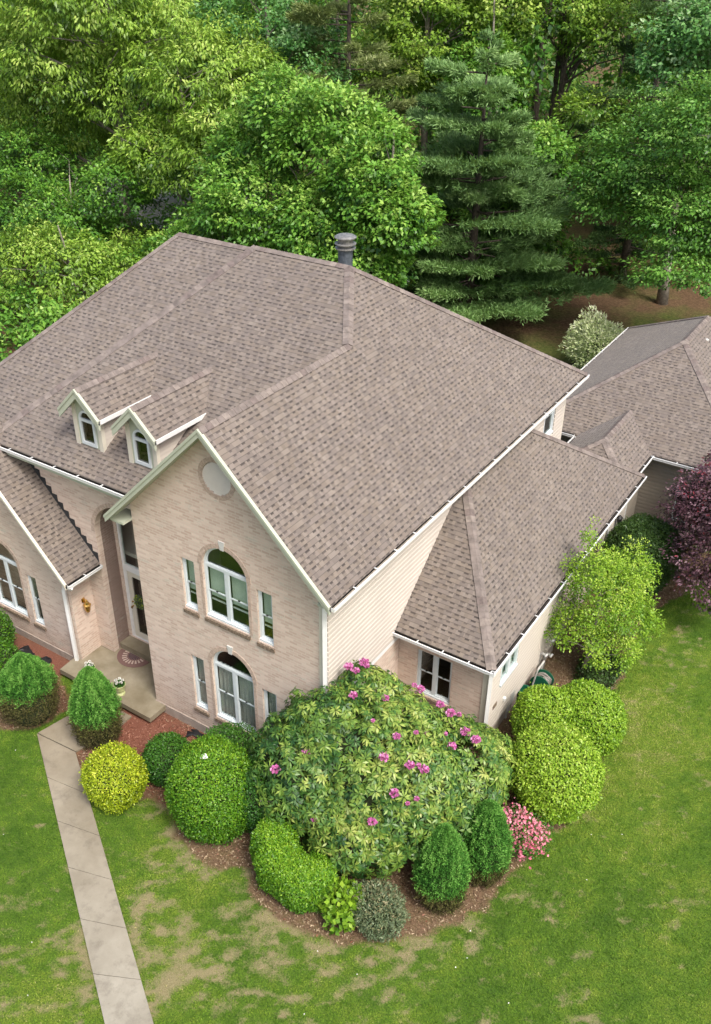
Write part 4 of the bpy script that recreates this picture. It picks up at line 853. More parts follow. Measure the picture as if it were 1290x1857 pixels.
siding(SGf, -1.4, 4.5, 0.3, 2.55, holes=[(2.95, 3.75, 0.66, 1.62)], name='front_wall', mat='siding_taupe', parent=gar)
siding(W(0, 'W', -1.4), -22.6, -13.8, 0.3, 2.55, name='side_wall', mat='siding_taupe', parent=gar); siding(W(0, 'E', 4.5), 13.8, 22.6, 0.3, 2.55, name='side_wall', mat='siding_taupe', parent=gar)
fb = MB(); fb.box((-1.42, 13.70, -0.1), (4.52, 22.65, 0.295)); fb.box((-1.4, 22.45, 0.296), (4.5, 22.6, 2.5)); fb.build('foundation', 'foundation', gar)
window(SGf, 2.95, 3.75, 0.66, 1.62, style='fixed', mull=False, sill=False, parent=gar, setback=-0.03)
siding(W(0, 'E', 1.85), 12.0, 13.7, 0.3, 2.55, name='breezeway_wall', mat='siding_taupe', parent=gar)
gutter('front_gutter', (2.2, gf, RZ-0.02), (gr_, gf, RZ-0.02), (0, -1, 0), parent=gar); gutter('breezeway_gutter', (2.1, 12.0, RZ-0.02), (2.1, gf-0.0, RZ-0.02), (1, 0, 0), parent=gar)
gutter('front_gutter', (gl, gf, RZ-0.02), (-0.2, gf, RZ-0.02), (0, -1, 0), parent=gar); gutter('breezeway_gutter', (-0.1, 11.2, RZ-0.02), (-0.1, gf-0.1, RZ-0.02), (-1, 0, 0), parent=gar); gutter('side_gutter', (gl, gf, RZ-0.02), (gl, gb, RZ-0.02), (-1, 0, 0), parent=gar)
sfr = MB(); sfr.box((gl+0.02, gf+0.01, RZ-0.17), (gr_-0.02, 13.69, RZ-0.112)); sfr.build('soffit', 'siding_taupe', gar)
rv_ = MB(); rv_.lathe((1.98, 18.2, 4.50), [(0.085, 0), (0.08, 0.08), (0.05, 0.11)], 12); rv_.build('roof_vent', 'pvc', gar)

# ------------------------------------------------------------------ trees behind the house
def tree(label, cat, base, height, blobs, mat, seed, ncl, per=34, csize=0.62, leaf=0.17, wid=0.10, bark='barkgrey', r0=0.2, name='deciduous_tree', group='trees of the wood behind the house', limbs=22, **kw):
    rng = np.random.default_rng(seed); t = thing(name, label, cat, group, base)
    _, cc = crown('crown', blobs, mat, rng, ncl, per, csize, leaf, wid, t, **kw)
    trunk(t, (base[0], base[1], -0.1), (base[0]+rng.normal()*0.3, base[1]+rng.normal()*0.3, height), r0, cc, rng, bark, limbs)
    return t
tree('tall yellow-green oak, largest crown at the upper left behind the roof', 'tree', (-32.5, 27, 0), 14.0, [((-34.5, 26.5, 9.6), (4.6, 4.2, 4.0)), ((-30.5, 27.5, 7.8), (3.8, 3.6, 3.4)), ((-37.5, 27.5, 6.0), (3.6, 3.5, 3.0)), ((-32.0, 25.5, 12.2), (4.0, 3.6, 2.6)), ((-27.8, 27.5, 9.8), (2.6, 3.0, 2.6))], 'oak', 1, 1050, 44, 0.62, 0.26, 0.105, r0=0.36, droop=0.95, inner=0.5, tone0=0.52, limbs=34)
tree('oak with drooping light leaves left of the largest oak, at the frame edge', 'tree', (-41, 29, 0), 12.0, [((-42, 28.5, 7.5), (4.5, 4, 4.2)), ((-39, 31.5, 10.5), (4.0, 4, 3.2))], 'oak', 2, 480, 40, 0.62, 0.26, 0.105, r0=0.3, droop=0.95, tone0=0.46)
tree('rounded maple beyond the oak trunks at the left frame edge', 'tree', (-51, 35, 0), 9.0, [((-52, 35, 3.6), (4.2, 3.6, 3.4)), ((-57, 39, 4.0), (4.5, 3.6, 3.6)), ((-46.5, 34.5, 3.0), (3.2, 3.0, 2.6))], 'maple', 17, 480, 36, 0.6, 0.24, 0.14, r0=0.2, tone0=0.34)
tree('low leafy maple close behind the left slope of the roof', 'tree', (-25.5, 17.2, 0), 4.2, [((-26.5, 17.2, 1.6), (3.6, 3.0, 2.3)), ((-23.0, 19.5, 1.5), (3.0, 2.6, 2.0)), ((-22.2, 15.5, 0.2), (2.8, 2.2, 1.9))], 'oak', 3, 620, 40, 0.5, 0.2, 0.10, r0=0.14, droop=0.7, tone0=0.40, limbs=16)
tree('young maple beneath the oaks, between trunks and roof edge', 'tree', (-30.0, 21.5, 0), 5.0, [((-30.5, 21.0, 2.4), (3.0, 2.6, 2.2)), ((-34.0, 22.5, 2.2), (3.0, 2.4, 2.0)), ((-35.5, 24.0, 4.4), (2.6, 2.2, 1.8)), ((-28.0, 22.6, 4.3), (2.2, 2.0, 1.6))], 'maple', 4, 620, 36, 0.52, 0.19, 0.11, r0=0.14, tone0=0.36)
tree('spreading oak right of the largest oak, reaching toward the roof ridge', 'tree', (-25.2, 25, 0), 10.0, [((-26.0, 24.5, 5.6), (2.9, 2.8, 2.4)), ((-22.4, 25, 6.7), (3.0, 3.0, 2.8)), ((-24.6, 26.5, 9.2), (3.2, 3.0, 2.2))], 'oak', 5, 560, 40, 0.56, 0.24, 0.10, r0=0.22, droop=0.8, tone0=0.46)
tree('bright green maple directly behind the roof ridge, left of the flue', 'tree', (-16.2, 22, 0), 10.0, [((-14.6, 21.5, 8.2), (1.9, 2.0, 2.1)), ((-16.8, 21.9, 9.0), (1.7, 1.8, 1.5)), ((-17.4, 20.6, 5.4), (2.7, 2.2, 1.9)), ((-14.0, 20.4, 5.4), (2.0, 2.0, 1.7)), ((-19.0, 22.5, 7.2), (1.8, 2.0, 1.7)), ((-15.8, 20.0, 3.4), (2.0, 1.6, 1.3)), ((-12.6, 21.8, 8.3), (1.3, 1.3, 1.2))], 'maple', 6, 950, 42, 0.52, 0.19, 0.12, r0=0.22, tone0=0.56)
tree('rounded green maple behind the flue pipe', 'tree', (-11.0, 20.6, 0), 9.0, [((-11.6, 20.2, 7.0), (1.7, 1.8, 1.9)), ((-10.2, 19.6, 6.0), (1.5, 1.5, 1.7)), ((-11.9, 19.6, 4.4), (1.9, 1.8, 1.8)), ((-13.4, 19.8, 3.0), (2.0, 1.6, 1.6))], 'maple', 7, 620, 42, 0.42, 0.185, 0.12, r0=0.18, tone0=0.50)
tree('blue-green maple with silvery leaves above the roof ridge', 'tree', (-25.5, 32, 0), 14.0, [((-26.5, 32, 11.2), (3.2, 3.0, 2.8)), ((-22.8, 31, 9.0), (2.6, 2.6, 2.8)), ((-29.6, 33.5, 8.6), (2.8, 2.8, 2.6))], 'blue', 8, 560, 40, 0.52, 0.2, 0.13, r0=0.24, tone0=0.5)
tree('green oak at the top edge between the tall oak and the silvery maple', 'tree', (-35.0, 36, 0), 15.0, [((-35.5, 36, 11.4), (4.0, 3.8, 3.4)), ((-31.5, 36, 8.5), (3.0, 3.0, 2.6))], 'maple', 9, 420, 38, 0.62, 0.24, 0.13, r0=0.26, tone0=0.42)
tree('yellow-green tulip tree at the top centre right of the olive pine', 'tree', (-18.4, 37, 0), 15.0, [((-18.3, 37, 11.2), (3.3, 3.2, 2.8)), ((-20.0, 35.5, 8.9), (2.6, 2.6, 2.3)), ((-15.9, 38, 12.2), (2.6, 2.6, 2.2))], 'oak', 10, 620, 40, 0.5, 0.21, 0.14, r0=0.26, tone0=0.60)
tree('understory maple at the right foot of the white pine', 'tree', (-9.4, 31, 0), 6.5, [((-9.6, 31, 3.4), (1.9, 2.0, 2.2)), ((-10.6, 31.0, 1.2), (1.7, 1.7, 1.1)), ((-10.2, 32, 6.2), (2.0, 2.0, 2.0))], 'maple', 11, 420, 38, 0.45, 0.2, 0.13, r0=0.14, tone0=0.44)
tree('wide beech with layered drooping sprays at the right edge', 'tree', (3.2, 31, 0), 12.5, [((-3.4, 28.2, 7.6), (3.2, 2.8, 2.6)), ((-1.2, 26.4, 6.0), (2.8, 2.4, 2.2)), ((-4.8, 28.4, 6.0), (2.1, 2.0, 1.4)), ((-0.4, 27.0, 9.4), (2.8, 2.6, 2.2)), ((-0.4, 25.2, 4.5), (2.1, 1.8, 1.0)), ((1.2, 26.5, 6.5), (2.4, 2.2, 2.0))], 'beech', 12, 900, 50, 0.72, 0.155, 0.085, r0=0.26, flat=0.22, droop=0.4, tone0=0.46, up=0.9, inner=0.4, limbs=30)
tree('bright blue-green maple in the upper right corner', 'tree', (-3.6, 34.5, 0), 15.0, [((-4.4, 34, 11.0), (2.2, 2.2, 2.6)), ((-2.4, 33.6, 12.2), (2.4, 2.2, 2.2)), ((-2.8, 35, 8.2), (2.4, 2.2, 2.2))], 'blue', 13, 460, 40, 0.5, 0.2, 0.13, r0=0.24, tone0=0.58)
tree('dark broadleaf tree with bare lower trunk in the gap right of the white pine', 'tree', (-12.0, 40, 0), 15.0, [((-13.4, 40, 12.0), (3.0, 2.8, 2.6)), ((-10.0, 41, 11.2), (3.0, 2.6, 2.4)), ((-9.6, 37.6, 7.8), (1.6, 1.5, 0.9))], 'oak', 14, 340, 36, 0.55, 0.22, 0.12, bark='bark', r0=0.3, tone0=0.36, limbs=30)
tree('slender green ash behind the top of the white pine', 'tree', (-14.4, 36, 0), 13.0, [((-14.6, 36, 8.6), (2.0, 2.0, 2.6)), ((-12.6, 34.0, 5.6), (1.8, 1.8, 1.9))], 'maple', 15, 340, 36, 0.46, 0.2, 0.12, r0=0.18, tone0=0.44)
tree('leafy maple sapling standing low behind the chimney side of the roof', 'tree', (-20.4, 21.5, 0), 5.5, [((-20.6, 21.2, 3.4), (2.2, 2.0, 1.8)), ((-21.5, 19.0, 2.0), (2.0, 1.8, 1.6))], 'maple', 16, 330, 36, 0.44, 0.19, 0.12, r0=0.12, tone0=0.38)

def conifer(label, base, h, rmax, mat, seed, tiers, per_tier, z0, tuft=0.2, dens=26, bark='bark', up=0.12, droop=0.0, shape=0.75, sparse=0.0, tone0=0.5, cat='pine tree', name='pine_tree', wd=0.04, need=9, plate=0.16):
    rng = np.random.default_rng(seed); t = thing(name, label, cat, 'trees of the wood behind the house', base); mb = MB(); b = Vector(base)
    mb.tube([b+Vector((0, 0, -0.1)), b+Vector((0.05, 0, h*0.5)), b+Vector((0, 0.1, h))], [0.24, 0.15, 0.03], 8)
    P = []; D = []; N = []; To = []
    for k in range(tiers):
        fz = k/(tiers-1); z = z0+(h-z0)*fz; L = rmax*((1-fz)**shape)*rng.uniform(0.85, 1.1)+0.35; a0 = rng.uniform(0, 6.3)
        for j in range(per_tier):
            if rng.random() < sparse: continue
            a = a0+2*math.pi*j/per_tier+rng.normal()*0.22; l = L*rng.uniform(0.55, 1.2); dr = np.array([math.cos(a), math.sin(a), 0]); sd_ = np.array([-dr[1], dr[0], 0]); zz = z+rng.normal()*0.45
            pos = lambda s: np.array(base)+np.array([0, 0, zz])+dr*l*s+np.array([0, 0, up*l*s*s-droop*l*s*(1-s)*1.2])
            mb.tube([pos(0), pos(0.5), pos(0.95)], [0.05, 0.032, 0.01], 5, False)
            m = int(dens*l); s = rng.uniform(0.28, 1.05, m)**0.8; wv = rng.normal(size=m)*plate*l*(1.15-s)+rng.normal(size=m)*0.1
            tt = tone0+rng.normal()*0.13
            for i in range(m):
                c = pos(s[i])+sd_*wv[i]+np.array([0, 0, rng.normal()*0.05+0.05]); q = rng.normal(size=(need, 3))*0.55+dr*0.9+sd_*np.sign(wv[i])*0.3; q[:, 2] += 0.45
                P.append(np.repeat(c[None], need, 0)+rng.normal(size=(need, 3))*0.05); D.append(q); N.append(rng.normal(size=(need, 3))+np.array([0, 0, 0.8])); To.append(np.full(need, tt+0.25*(s[i]-0.5))+rng.normal(size=need)*0.12)
    P, D, N, To = map(np.concatenate, (P, D, N, To)); me = leaf_mesh('crown', P, D, N, tuft*rng.uniform(0.7, 1.3, len(P)), wd, To, mat, 0.05); obj_of(me, 'crown', t)
    mb.build('trunk', bark, t, smooth=True); return t
conifer('white pine with blue-green layered branches behind the right roof slope', (-10.7, 27.4, 0), 11.0, 4.7, 'pine', 21, 12, 6, 0.9, tuft=0.26, dens=92, up=0.08, wd=0.045, need=11, shape=0.5, tone0=0.56, plate=0.30)
conifer('sparse olive pitch pine at the top centre of the photo', (-20.2, 31.5, 0), 15.5, 3.6, 'pitch', 22, 12, 6, 5.0, tuft=0.28, dens=26, up=0.12, sparse=0.25, shape=0.35, need=12, wd=0.045)
conifer('dark shaded pine in the gap, left of the beech', (-7.2, 39.5, 0), 17, 3.0, 'pine', 23, 12, 6, 6.5, dens=26, sparse=0.2, tone0=0.24, shape=0.4, tuft=0.26)
conifer('dark pine behind the bright maple in the upper right corner', (-4.5, 43, 0), 18, 3.4, 'pine', 24, 12, 6, 4.5, dens=24, sparse=0.2, tone0=0.26, shape=0.45, tuft=0.26)
conifer('dark hemlock low between the white pine and the beech', (-6.4, 36.5, 0), 8.0, 2.4, 'pine', 25, 9, 6, 1.2, dens=30, tone0=0.22, droop=0.15, up=-0.1, tuft=0.2, cat='hemlock tree', name='hemlock_tree')

# the wood beyond: too many crowns to count
rng = np.random.default_rng(99); Ps = []; bl = []
tk = MB()
for k in range(205):
    y = rng.uniform(38, 92); x = rng.uniform(-1.45*y-6, -0.14*y+6) if k < 150 else rng.uniform(-0.14*y+6, 0.75*y+12); 
    if y < 47 and -40 < x < -28: continue
    h = rng.uniform(12, 21); r = rng.uniform(2.8, 4.6); bl.append(((x, y, h-r*0.9), (r, r, r*1.15))); bl.append(((x+rng.normal(), y-1.0, h-r*2.4), (r*0.9, r*0.9, r))); bl.append(((x+rng.normal()*2, y-2.0, rng.uniform(1, 4.5)), (r*0.9, r*0.9, r*0.8)))
    if y < 60: tk.tube([(x, y, -0.1), (x+rng.normal()*0.3, y, h*0.85)], [0.22, 0.08], 6, False)
for (fx0, fx1, fy) in ((-62, -36, 46),):
    for k in range(14):
        x = rng.uniform(fx0, fx1); y = rng.uniform(30, 60); bl.append(((x, y+6, rng.uniform(1.5, 9)), (4, 4, 3)))
wood, _ = crown('woodland', bl, 'maple', rng, 11000, 26, 1.15, 0.40, 0.26, None, droop=0.3, tone0=0.42, tvar=0.18, low=-0.7)
tag(wood, 'dense dark green wood filling the background beyond the nearer trees', 'woodland', kind='stuff')
tko = tk.build('woodland_trunks', 'bark', wood)
tag(tko, None, None, kind='stuff')
bl = []
for k in range(34):
    y = rng.uniform(32, 46); x = rng.uniform(-1.4*y, -0.28*y-2); bl.append(((x, y, rng.uniform(0.3, 1.6)), (2.4, 2.4, 1.6)))
for (x, y) in ((-19, 25), (-23.5, 28), (-27, 29), (-15.5, 26), (-13.5, 30), (-38, 24), (-17, 30), (-31, 25), (-45, 25), (-34, 18.5), (-29, 14.5), (-36, 14), (-2, 42), (2, 40), (-5.5, 38.4), (-12.3, 33), (-24, 11.5), (-21.5, 10.5), (-26, 14), (-28, 12), (-22, 13.5), (-19.5, 12), (-24.5, 9), (-28, 27), (-25, 22.5), (-36, 27.5), (-40, 25), (-33, 29.5), (-8.8, 36), (-53, 33), (-57, 37), (-60, 41), (-50, 36), (-63, 45), (-47, 33), (-66, 50), (-55, 44)): bl.append(((x, y, 0.6), (2.3, 2.0, 1.5)))
us, _ = crown('undergrowth', bl, 'maple', rng, 2400, 30, 0.6, 0.22, 0.14, None, droop=0.3, tone0=0.34, tvar=0.18, low=-0.2)
tag(us, 'low green undergrowth on the dark floor of the wood', 'undergrowth', kind='stuff')

# ------------------------------------------------------------------ shrubs
def shell(name, c, r, mat, seed, n, leaf, wid, parent, tone0=0.5, seedl=None, amp=0.08, zmin=-0.95, out=0.35, depth=0.16, shapep=2.0, fine=0.10, fold=0.15, clump=0.0, tgrad=0.18, cut=None, upn=0.5):
    """a clipped shrub: leaves over a lumpy superellipsoid surface"""
    rng = np.random.default_rng(seed); d = unit(rng, int(n*1.6)); c = np.array(c); r = np.array(r)
    p = np.abs(d)**shapep; rad = 1/(p.sum(1))**(1/shapep); rad *= lumpy(d, seed, amp)*lumpy(d*3.2, seed+5, amp*0.55)
    if clump: rad *= 1+clump*np.sin(d[:, 0]*19+d[:, 2]*7)*np.sin(d[:, 1]*21+2)*np.sin(d[:, 2]*23+1)
    sho = np.where(rng.random(len(d)) < 0.05, 1+rng.random(len(d))*0.10, 1.0); rad = rad*sho*(1+0.03*np.sin(d[:, 0]*31+seed)*np.sin(d[:, 1]*29)*np.sin(d[:, 2]*33))
    P = c+d*rad[:, None]*r*(1-depth*rng.random(len(d))[:, None]**1.7)
    k = (P[:, 2] > 0.03) & (d[:, 2] > zmin)
    if cut is not None: k &= cut(P)
    P, d = P[k][:n], d[k][:n]; n = len(P)
    nr = d/r; nr /= np.linalg.norm(nr, axis=1, keepdims=True)
    D = rng.normal(size=(n, 3))*0.75+nr*out; D[:, 2] += 0.25; N = nr*1.1+rng.normal(size=(n, 3))*0.55; N[:, 2] += upn
    lum = lumpy(d*5, seed+9, 0.5)*0.6+lumpy(d*11, seed+10, 0.5)*0.4
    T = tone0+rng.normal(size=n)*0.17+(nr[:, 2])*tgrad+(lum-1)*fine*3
    return obj_of(leaf_mesh(name, P, D, N, leaf*rng.uniform(0.7, 1.3, n), wid*rng.uniform(0.8, 1.2, n), T, mat, fold), name, parent)
def core(c, r, parent, seed=1, k=0.84, shapep=2.0, mat='core', cut=None):  # opaque filler under the leaves, inner shade put into its dark colour
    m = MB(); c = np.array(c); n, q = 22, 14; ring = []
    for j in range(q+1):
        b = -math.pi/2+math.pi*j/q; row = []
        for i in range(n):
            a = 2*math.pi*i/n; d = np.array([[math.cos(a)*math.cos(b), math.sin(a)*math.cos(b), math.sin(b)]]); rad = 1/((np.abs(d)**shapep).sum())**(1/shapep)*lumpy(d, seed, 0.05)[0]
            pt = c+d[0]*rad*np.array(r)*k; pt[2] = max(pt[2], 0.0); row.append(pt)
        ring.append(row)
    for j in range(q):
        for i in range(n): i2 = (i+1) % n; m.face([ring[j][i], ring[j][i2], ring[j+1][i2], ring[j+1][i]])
    return m.build('dark_core', mat, parent, smooth=True)
def bush(label, c, r, mat, seed, n, leaf, wid, cat='shrub', name='round_shrub', group=None, shapep=2.0, ck=0.84, **kw):
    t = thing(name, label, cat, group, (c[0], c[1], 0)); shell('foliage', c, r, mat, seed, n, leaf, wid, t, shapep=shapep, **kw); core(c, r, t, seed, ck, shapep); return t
FS = 'shrubs planted along the front of the house'
bush('golden yellow globe shrub beside the concrete path', (-3.57, -2.38, 0.62), (0.62, 0.60, 0.60), 'gold', 31, 15000, 0.042, 0.026, group=FS, shapep=2.3, amp=0.09, clump=0.05, depth=0.22, ck=0.80)
bush('small dark green globe shrub on the red mulch behind the golden one', (-3.05, -1.36, 0.48), (0.50, 0.50, 0.52), 'deep', 32, 10000, 0.042, 0.026, group=FS, shapep=2.3, amp=0.05, clump=0.05, tone0=0.55, tgrad=0.3)
bush('big clipped green boxwood below the arched windows', (-1.42, -1.80, 1.02), (0.80, 0.78, 1.0), 'box', 33, 34000, 0.044, 0.027, cat='boxwood', name='clipped_boxwood', group=FS, shapep=2.4, amp=0.075, tone0=0.5, tgrad=0.16)
bush('dark green shrub squeezed between the big boxwood and the rhododendron', (-0.66, -1.25, 0.85), (0.55, 0.6, 0.88), 'deep', 34, 15000, 0.040, 0.026, group=FS, shapep=2.5, amp=0.05, tone0=0.5, tgrad=0.3)
bush('dark green shrub against the wall below the arched windows', (-1.55, -0.72, 0.75), (0.9, 0.5, 0.72), 'deep', 35, 14000, 0.040, 0.026, group=FS, shapep=2.5, tone0=0.55, tgrad=0.3)
# crescent hedge: a clipped box swept along an arc
t = thing('clipped_hedge', 'low crescent-shaped clipped boxwood hedge at the left foot of the rhododendron', 'hedge', FS, (0.7, -2.25, 0))
for i, (x, y, z, rx, ry, rz) in enumerate([(0.28, -2.02, 0.56, 0.42, 0.40, 0.56), (0.62, -2.24, 0.52, 0.46, 0.42, 0.52), (1.04, -2.22, 0.48, 0.46, 0.42, 0.48)]):
    pass
seg = [((0.18, -1.98, 0.58), (0.40, 0.36, 0.60)), ((0.52, -2.22, 0.55), (0.44, 0.38, 0.56)), ((0.92, -2.28, 0.52), (0.44, 0.38, 0.52)), ((1.22, -2.10, 0.50), (0.34, 0.34, 0.50))]
cm_ = []
allP = []
for i, (c, r) in enumerate(seg):
    def cut(P, i=i):
        k = np.ones(len(P), bool)
        for j, (c2, r2) in enumerate(seg):
            if j != i: k &= ((np.abs((P-np.array(c2))/(np.array(r2)*0.86))**3).sum(1) > 1)
        return k
    allP.append(shell('foliage', c, r, 'box', 36+i, 12000, 0.043, 0.027, t, shapep=3.0, amp=0.06, tone0=0.52, tgrad=0.26, cut=cut)); cm_.append(core(c, r, t, 36+i, 0.86, 3.2))
def join(objs, name):
    bm = bmesh.new(); tone = []
    me0 = objs[0].data
    for o in objs: bm.from_mesh(o.data)
    me = bpy.data.meshes.new(name); bm.to_mesh(me); bm.free(); me.materials.append(me0.materials[0]); objs[0].data = me; objs[0].name = name
    for o in objs[1:]: bpy.data.objects.remove(o)
join(allP, 'foliage'); join(cm_, 'dark_core')

# conical spruces
def cone_spruce(label, x, y, h, r, seed, brown=0.3, browncol=True, n=30000, sharp=0.85):
    t = thing('dwarf_spruce', label, 'dwarf spruce', 'conical dwarf spruces', (x, y, 0)); rng = np.random.default_rng(seed)
    def prof(z): zz = np.clip(z/h, 0, 1); return r*np.clip(np.sin(np.clip(0.20+zz*0.80, 0, 1)*math.pi)**0.60*(1.10-0.22*zz), 0.0, 9)
    for nm, z0, z1, mt, m in (('foliage', h*brown, h, 'spruce', n), ('browned_foliage', 0.03, h*(brown+0.06), 'brown', int(n*0.35))):
        z = z0+(z1-z0)*rng.random(m)**0.8; a = rng.uniform(0, 2*math.pi, m); d = np.stack([np.cos(a), np.sin(a), np.zeros(m)], 1)
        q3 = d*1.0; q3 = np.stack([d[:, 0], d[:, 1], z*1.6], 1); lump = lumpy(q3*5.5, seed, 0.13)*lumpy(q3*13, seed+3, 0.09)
        rr = prof(z)*lump*(1-0.20*rng.random(m)**1.6); P = d*rr[:, None]+np.array([x, y, 0]); P[:, 2] = z
        zc = z/h; nr = d*(1.0-0.45*zc)[:, None]; nr[:, 2] += 0.25+zc*0.7
        D = rng.normal(size=(m, 3))*0.55+nr*0.8; D[:, 2] += 0.35; N = nr+rng.normal(size=(m, 3))*0.6
        T = 0.5+rng.normal(size=m)*0.13+(lump-1)*2.6+(zc-0.5)*0.25  # needles darker in the hollows: crevice shade put into their tone
        if mt == 'brown': T = 0.35+rng.normal(size=m)*0.2+(z/(z1))*0.35
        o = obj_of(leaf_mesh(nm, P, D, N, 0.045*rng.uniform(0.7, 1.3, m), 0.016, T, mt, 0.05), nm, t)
    c = MB(); c.lathe((x, y, 0), [(max(0.02, float(prof(np.array(h*k/10)))*0.80), h*k/10) for k in range(10)]+[(0.03, h*0.97)], 18); c.build('dark_core', 'core', t, smooth=True)  # opaque filler cone, dark in place of shade between the needles
    return t
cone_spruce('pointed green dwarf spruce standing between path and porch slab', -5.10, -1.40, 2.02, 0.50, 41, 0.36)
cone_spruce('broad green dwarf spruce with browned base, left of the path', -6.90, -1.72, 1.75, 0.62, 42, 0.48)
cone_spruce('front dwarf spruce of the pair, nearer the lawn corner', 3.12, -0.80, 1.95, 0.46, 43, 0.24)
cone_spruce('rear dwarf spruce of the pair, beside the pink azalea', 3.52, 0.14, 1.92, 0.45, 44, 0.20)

# ------------------------------------------------------------------ rhododendron
def rhodo():
    t = thing('rhododendron', 'huge rounded rhododendron with scattered magenta flowers at the corner of the house', 'rhododendron', None, (1.4, -0.3, 0)); rng = np.random.default_rng(51)
    blobs = [((1.15, -0.15, 1.6), (1.95, 1.4, 1.68)), ((0.1, -0.75, 1.45), (1.12, 0.98, 1.3)), ((0.35, -0.25, 2.1), (1.05, 0.9, 1.15)), ((2.35, 0.62, 1.5), (1.25, 1.05, 1.35)), ((2.65, 1.65, 0.95), (0.7, 0.7, 0.95)), ((1.2, -1.05, 1.1), (1.25, 0.75, 1.05)), ((1.35, 0.35, 2.15), (1.05, 0.9, 1.12)), ((2.0, -0.1, 1.9), (1.05, 0.9, 1.1)), ((0.7, 0.5, 2.7), (0.7, 0.6, 0.8))]
    pts = []; nrm = []; tn = []
    for bi, (c, r) in enumerate(blobs):
        c = np.array(c); r = np.array(r); m = int(350*(r[0]*r[1]+r[0]*r[2]+r[1]*r[2])*1.0); d = unit(rng, m); rad = lumpy(d, 60+bi, 0.11)*lumpy(d*3, 70+bi, 0.07)
        P = c+d*(rad*(1-0.24*rng.random(m)**1.6))[:, None]*r; k = (P[:, 2] > 0.15) & (d[:, 2] > -0.75)
        for bj, (c2, r2) in enumerate(blobs):
            if bj != bi: k &= (((P-np.array(c2))/(np.array(r2)*0.80))**2).sum(1) > 1
        k &= ~((P[:, 0] < 0.06) & (P[:, 1] > -0.10)) & ~((P[:, 1] > 2.7) & (P[:, 0] < 2.2)) & ~((P[:, 1] > -0.14) & (P[:, 0] < 0.16) )
        P = P[k]; n_ = (d/r)[k]; n_ /= np.linalg.norm(n_, axis=1, keepdims=True); pts.append(P); nrm.append(n_); tn.append(0.50+0.16*rng.normal(size=len(P))+0.13*n_[:, 2]+0.16*(P[:, 0]-1.2)/2.2*0.6+0.25*(lumpy(P*1.3, 81, 0.5)-1))
    P = np.concatenate(pts); Nn = np.concatenate(nrm); T = np.concatenate(tn); m = len(P); kk = 9
    ax = Nn+np.array([0, 0, 0.55])+rng.normal(size=(m, 3))*0.25; ax /= np.linalg.norm(ax, axis=1, keepdims=True)
    s = np.cross(ax, rng.normal(size=(m, 3))); s /= np.linalg.norm(s, axis=1, keepdims=True); q = np.cross(ax, s)
    a = np.arange(kk)*2*math.pi/kk; a = a[None]+rng.uniform(0, 6.3, (m, 1))+rng.normal(size=(m, kk))*0.15
    D = s[:, None]*np.cos(a)[..., None]+q[:, None]*np.sin(a)[..., None]+ax[:, None]*rng.uniform(-0.55, 0.35, (m, kk, 1)); D[:, :, 2] -= 0.22
    N = ax[:, None]*1.0-D*0.2+rng.normal(size=D.shape)*0.1
    L = 0.122*rng.uniform(0.8, 1.25, (m, 1))*rng.uniform(0.85, 1.15, (m, kk)); PP = np.repeat(P[:, None], kk, 1)+D*0.012
    TT = T[:, None]+rng.normal(size=(m, kk))*0.10-rng.random((m, 1))**3*0.3
    obj_of(leaf_mesh('foliage', PP.reshape(-1, 3), D.reshape(-1, 3), N.reshape(-1, 3), L.ravel(), 0.041, TT.ravel(), 'rhodo', 0.22), 'foliage', t)
    # solid dark cores stand in for the shaded leaves deep inside
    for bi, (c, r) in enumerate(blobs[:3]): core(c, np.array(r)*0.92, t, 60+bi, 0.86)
    st = MB()
    for k in range(46):
        p = P[rng.integers(m)]; b = np.array([1.4+rng.normal()*0.25, -0.3+rng.normal()*0.25, 0.0]); mid = (b+p)/2+np.array([0, 0, 0.3]); st.tube([b, mid, p], [0.035, 0.022, 0.008], 5, False)
    st.build('stem', 'barkgrey', t, smooth=True)
    fl = [(1.87, -0.43, 3.14), (2.04, -0.21, 3.12), (2.24, -0.12, 3.02), (2.72, 0.47, 2.92), (2.88, 0.49, 2.86), (2.98, 0.46, 2.77), (2.55, 0.36, 2.9), (2.65, 0.32, 2.84), (2.19, -0.57, 2.94), (2.41, -0.55, 2.81), (2.36, -0.67, 2.78), (2.28, -0.66, 2.84), (1.86, -0.81, 2.96), (2.41, -1.03, 2.35), (2.58, -0.85, 2.39), (2.49, -0.57, 2.74), (0.44, 0.3, 3.59), (0.31, 0.21, 3.55), (0.56, 0.49, 3.57), (0.75, 0.58, 3.53), (0.82, -0.1, 3.46), (1.29, 0.1, 3.28), (1.4, -0.45, 3.24), (0.03, -1.28, 2.48), (-0.01, -1.49, 2.22), (0.82, -1.73, 1.42), (0.41, -1.21, 2.5), (2.38, 0.88, 3.1), (1.37, 1.2, 3.24), (1.72, 1.12, 3.19), (1.96, 1.18, 3.13), (2.12, -1.13, 2.47), (2.1, -1.34, 1.96), (2.31, 1.13, 3.07)]
    base = {}
    m2 = 70; d = unit(rng, m2); d[:, 2] = np.abs(d[:, 2])*0.8+0.05*d[:, 2]
    fm_ = leaf_mesh('flower', d*rng.uniform(0.02, 0.06, (m2, 1)), d+unit(rng, m2)*0.7, np.cross(d, unit(rng, m2)), 0.05, 0.055, rng.uniform(0, 1, m2), 'pink', 0.1)
    C0 = np.array(_C)
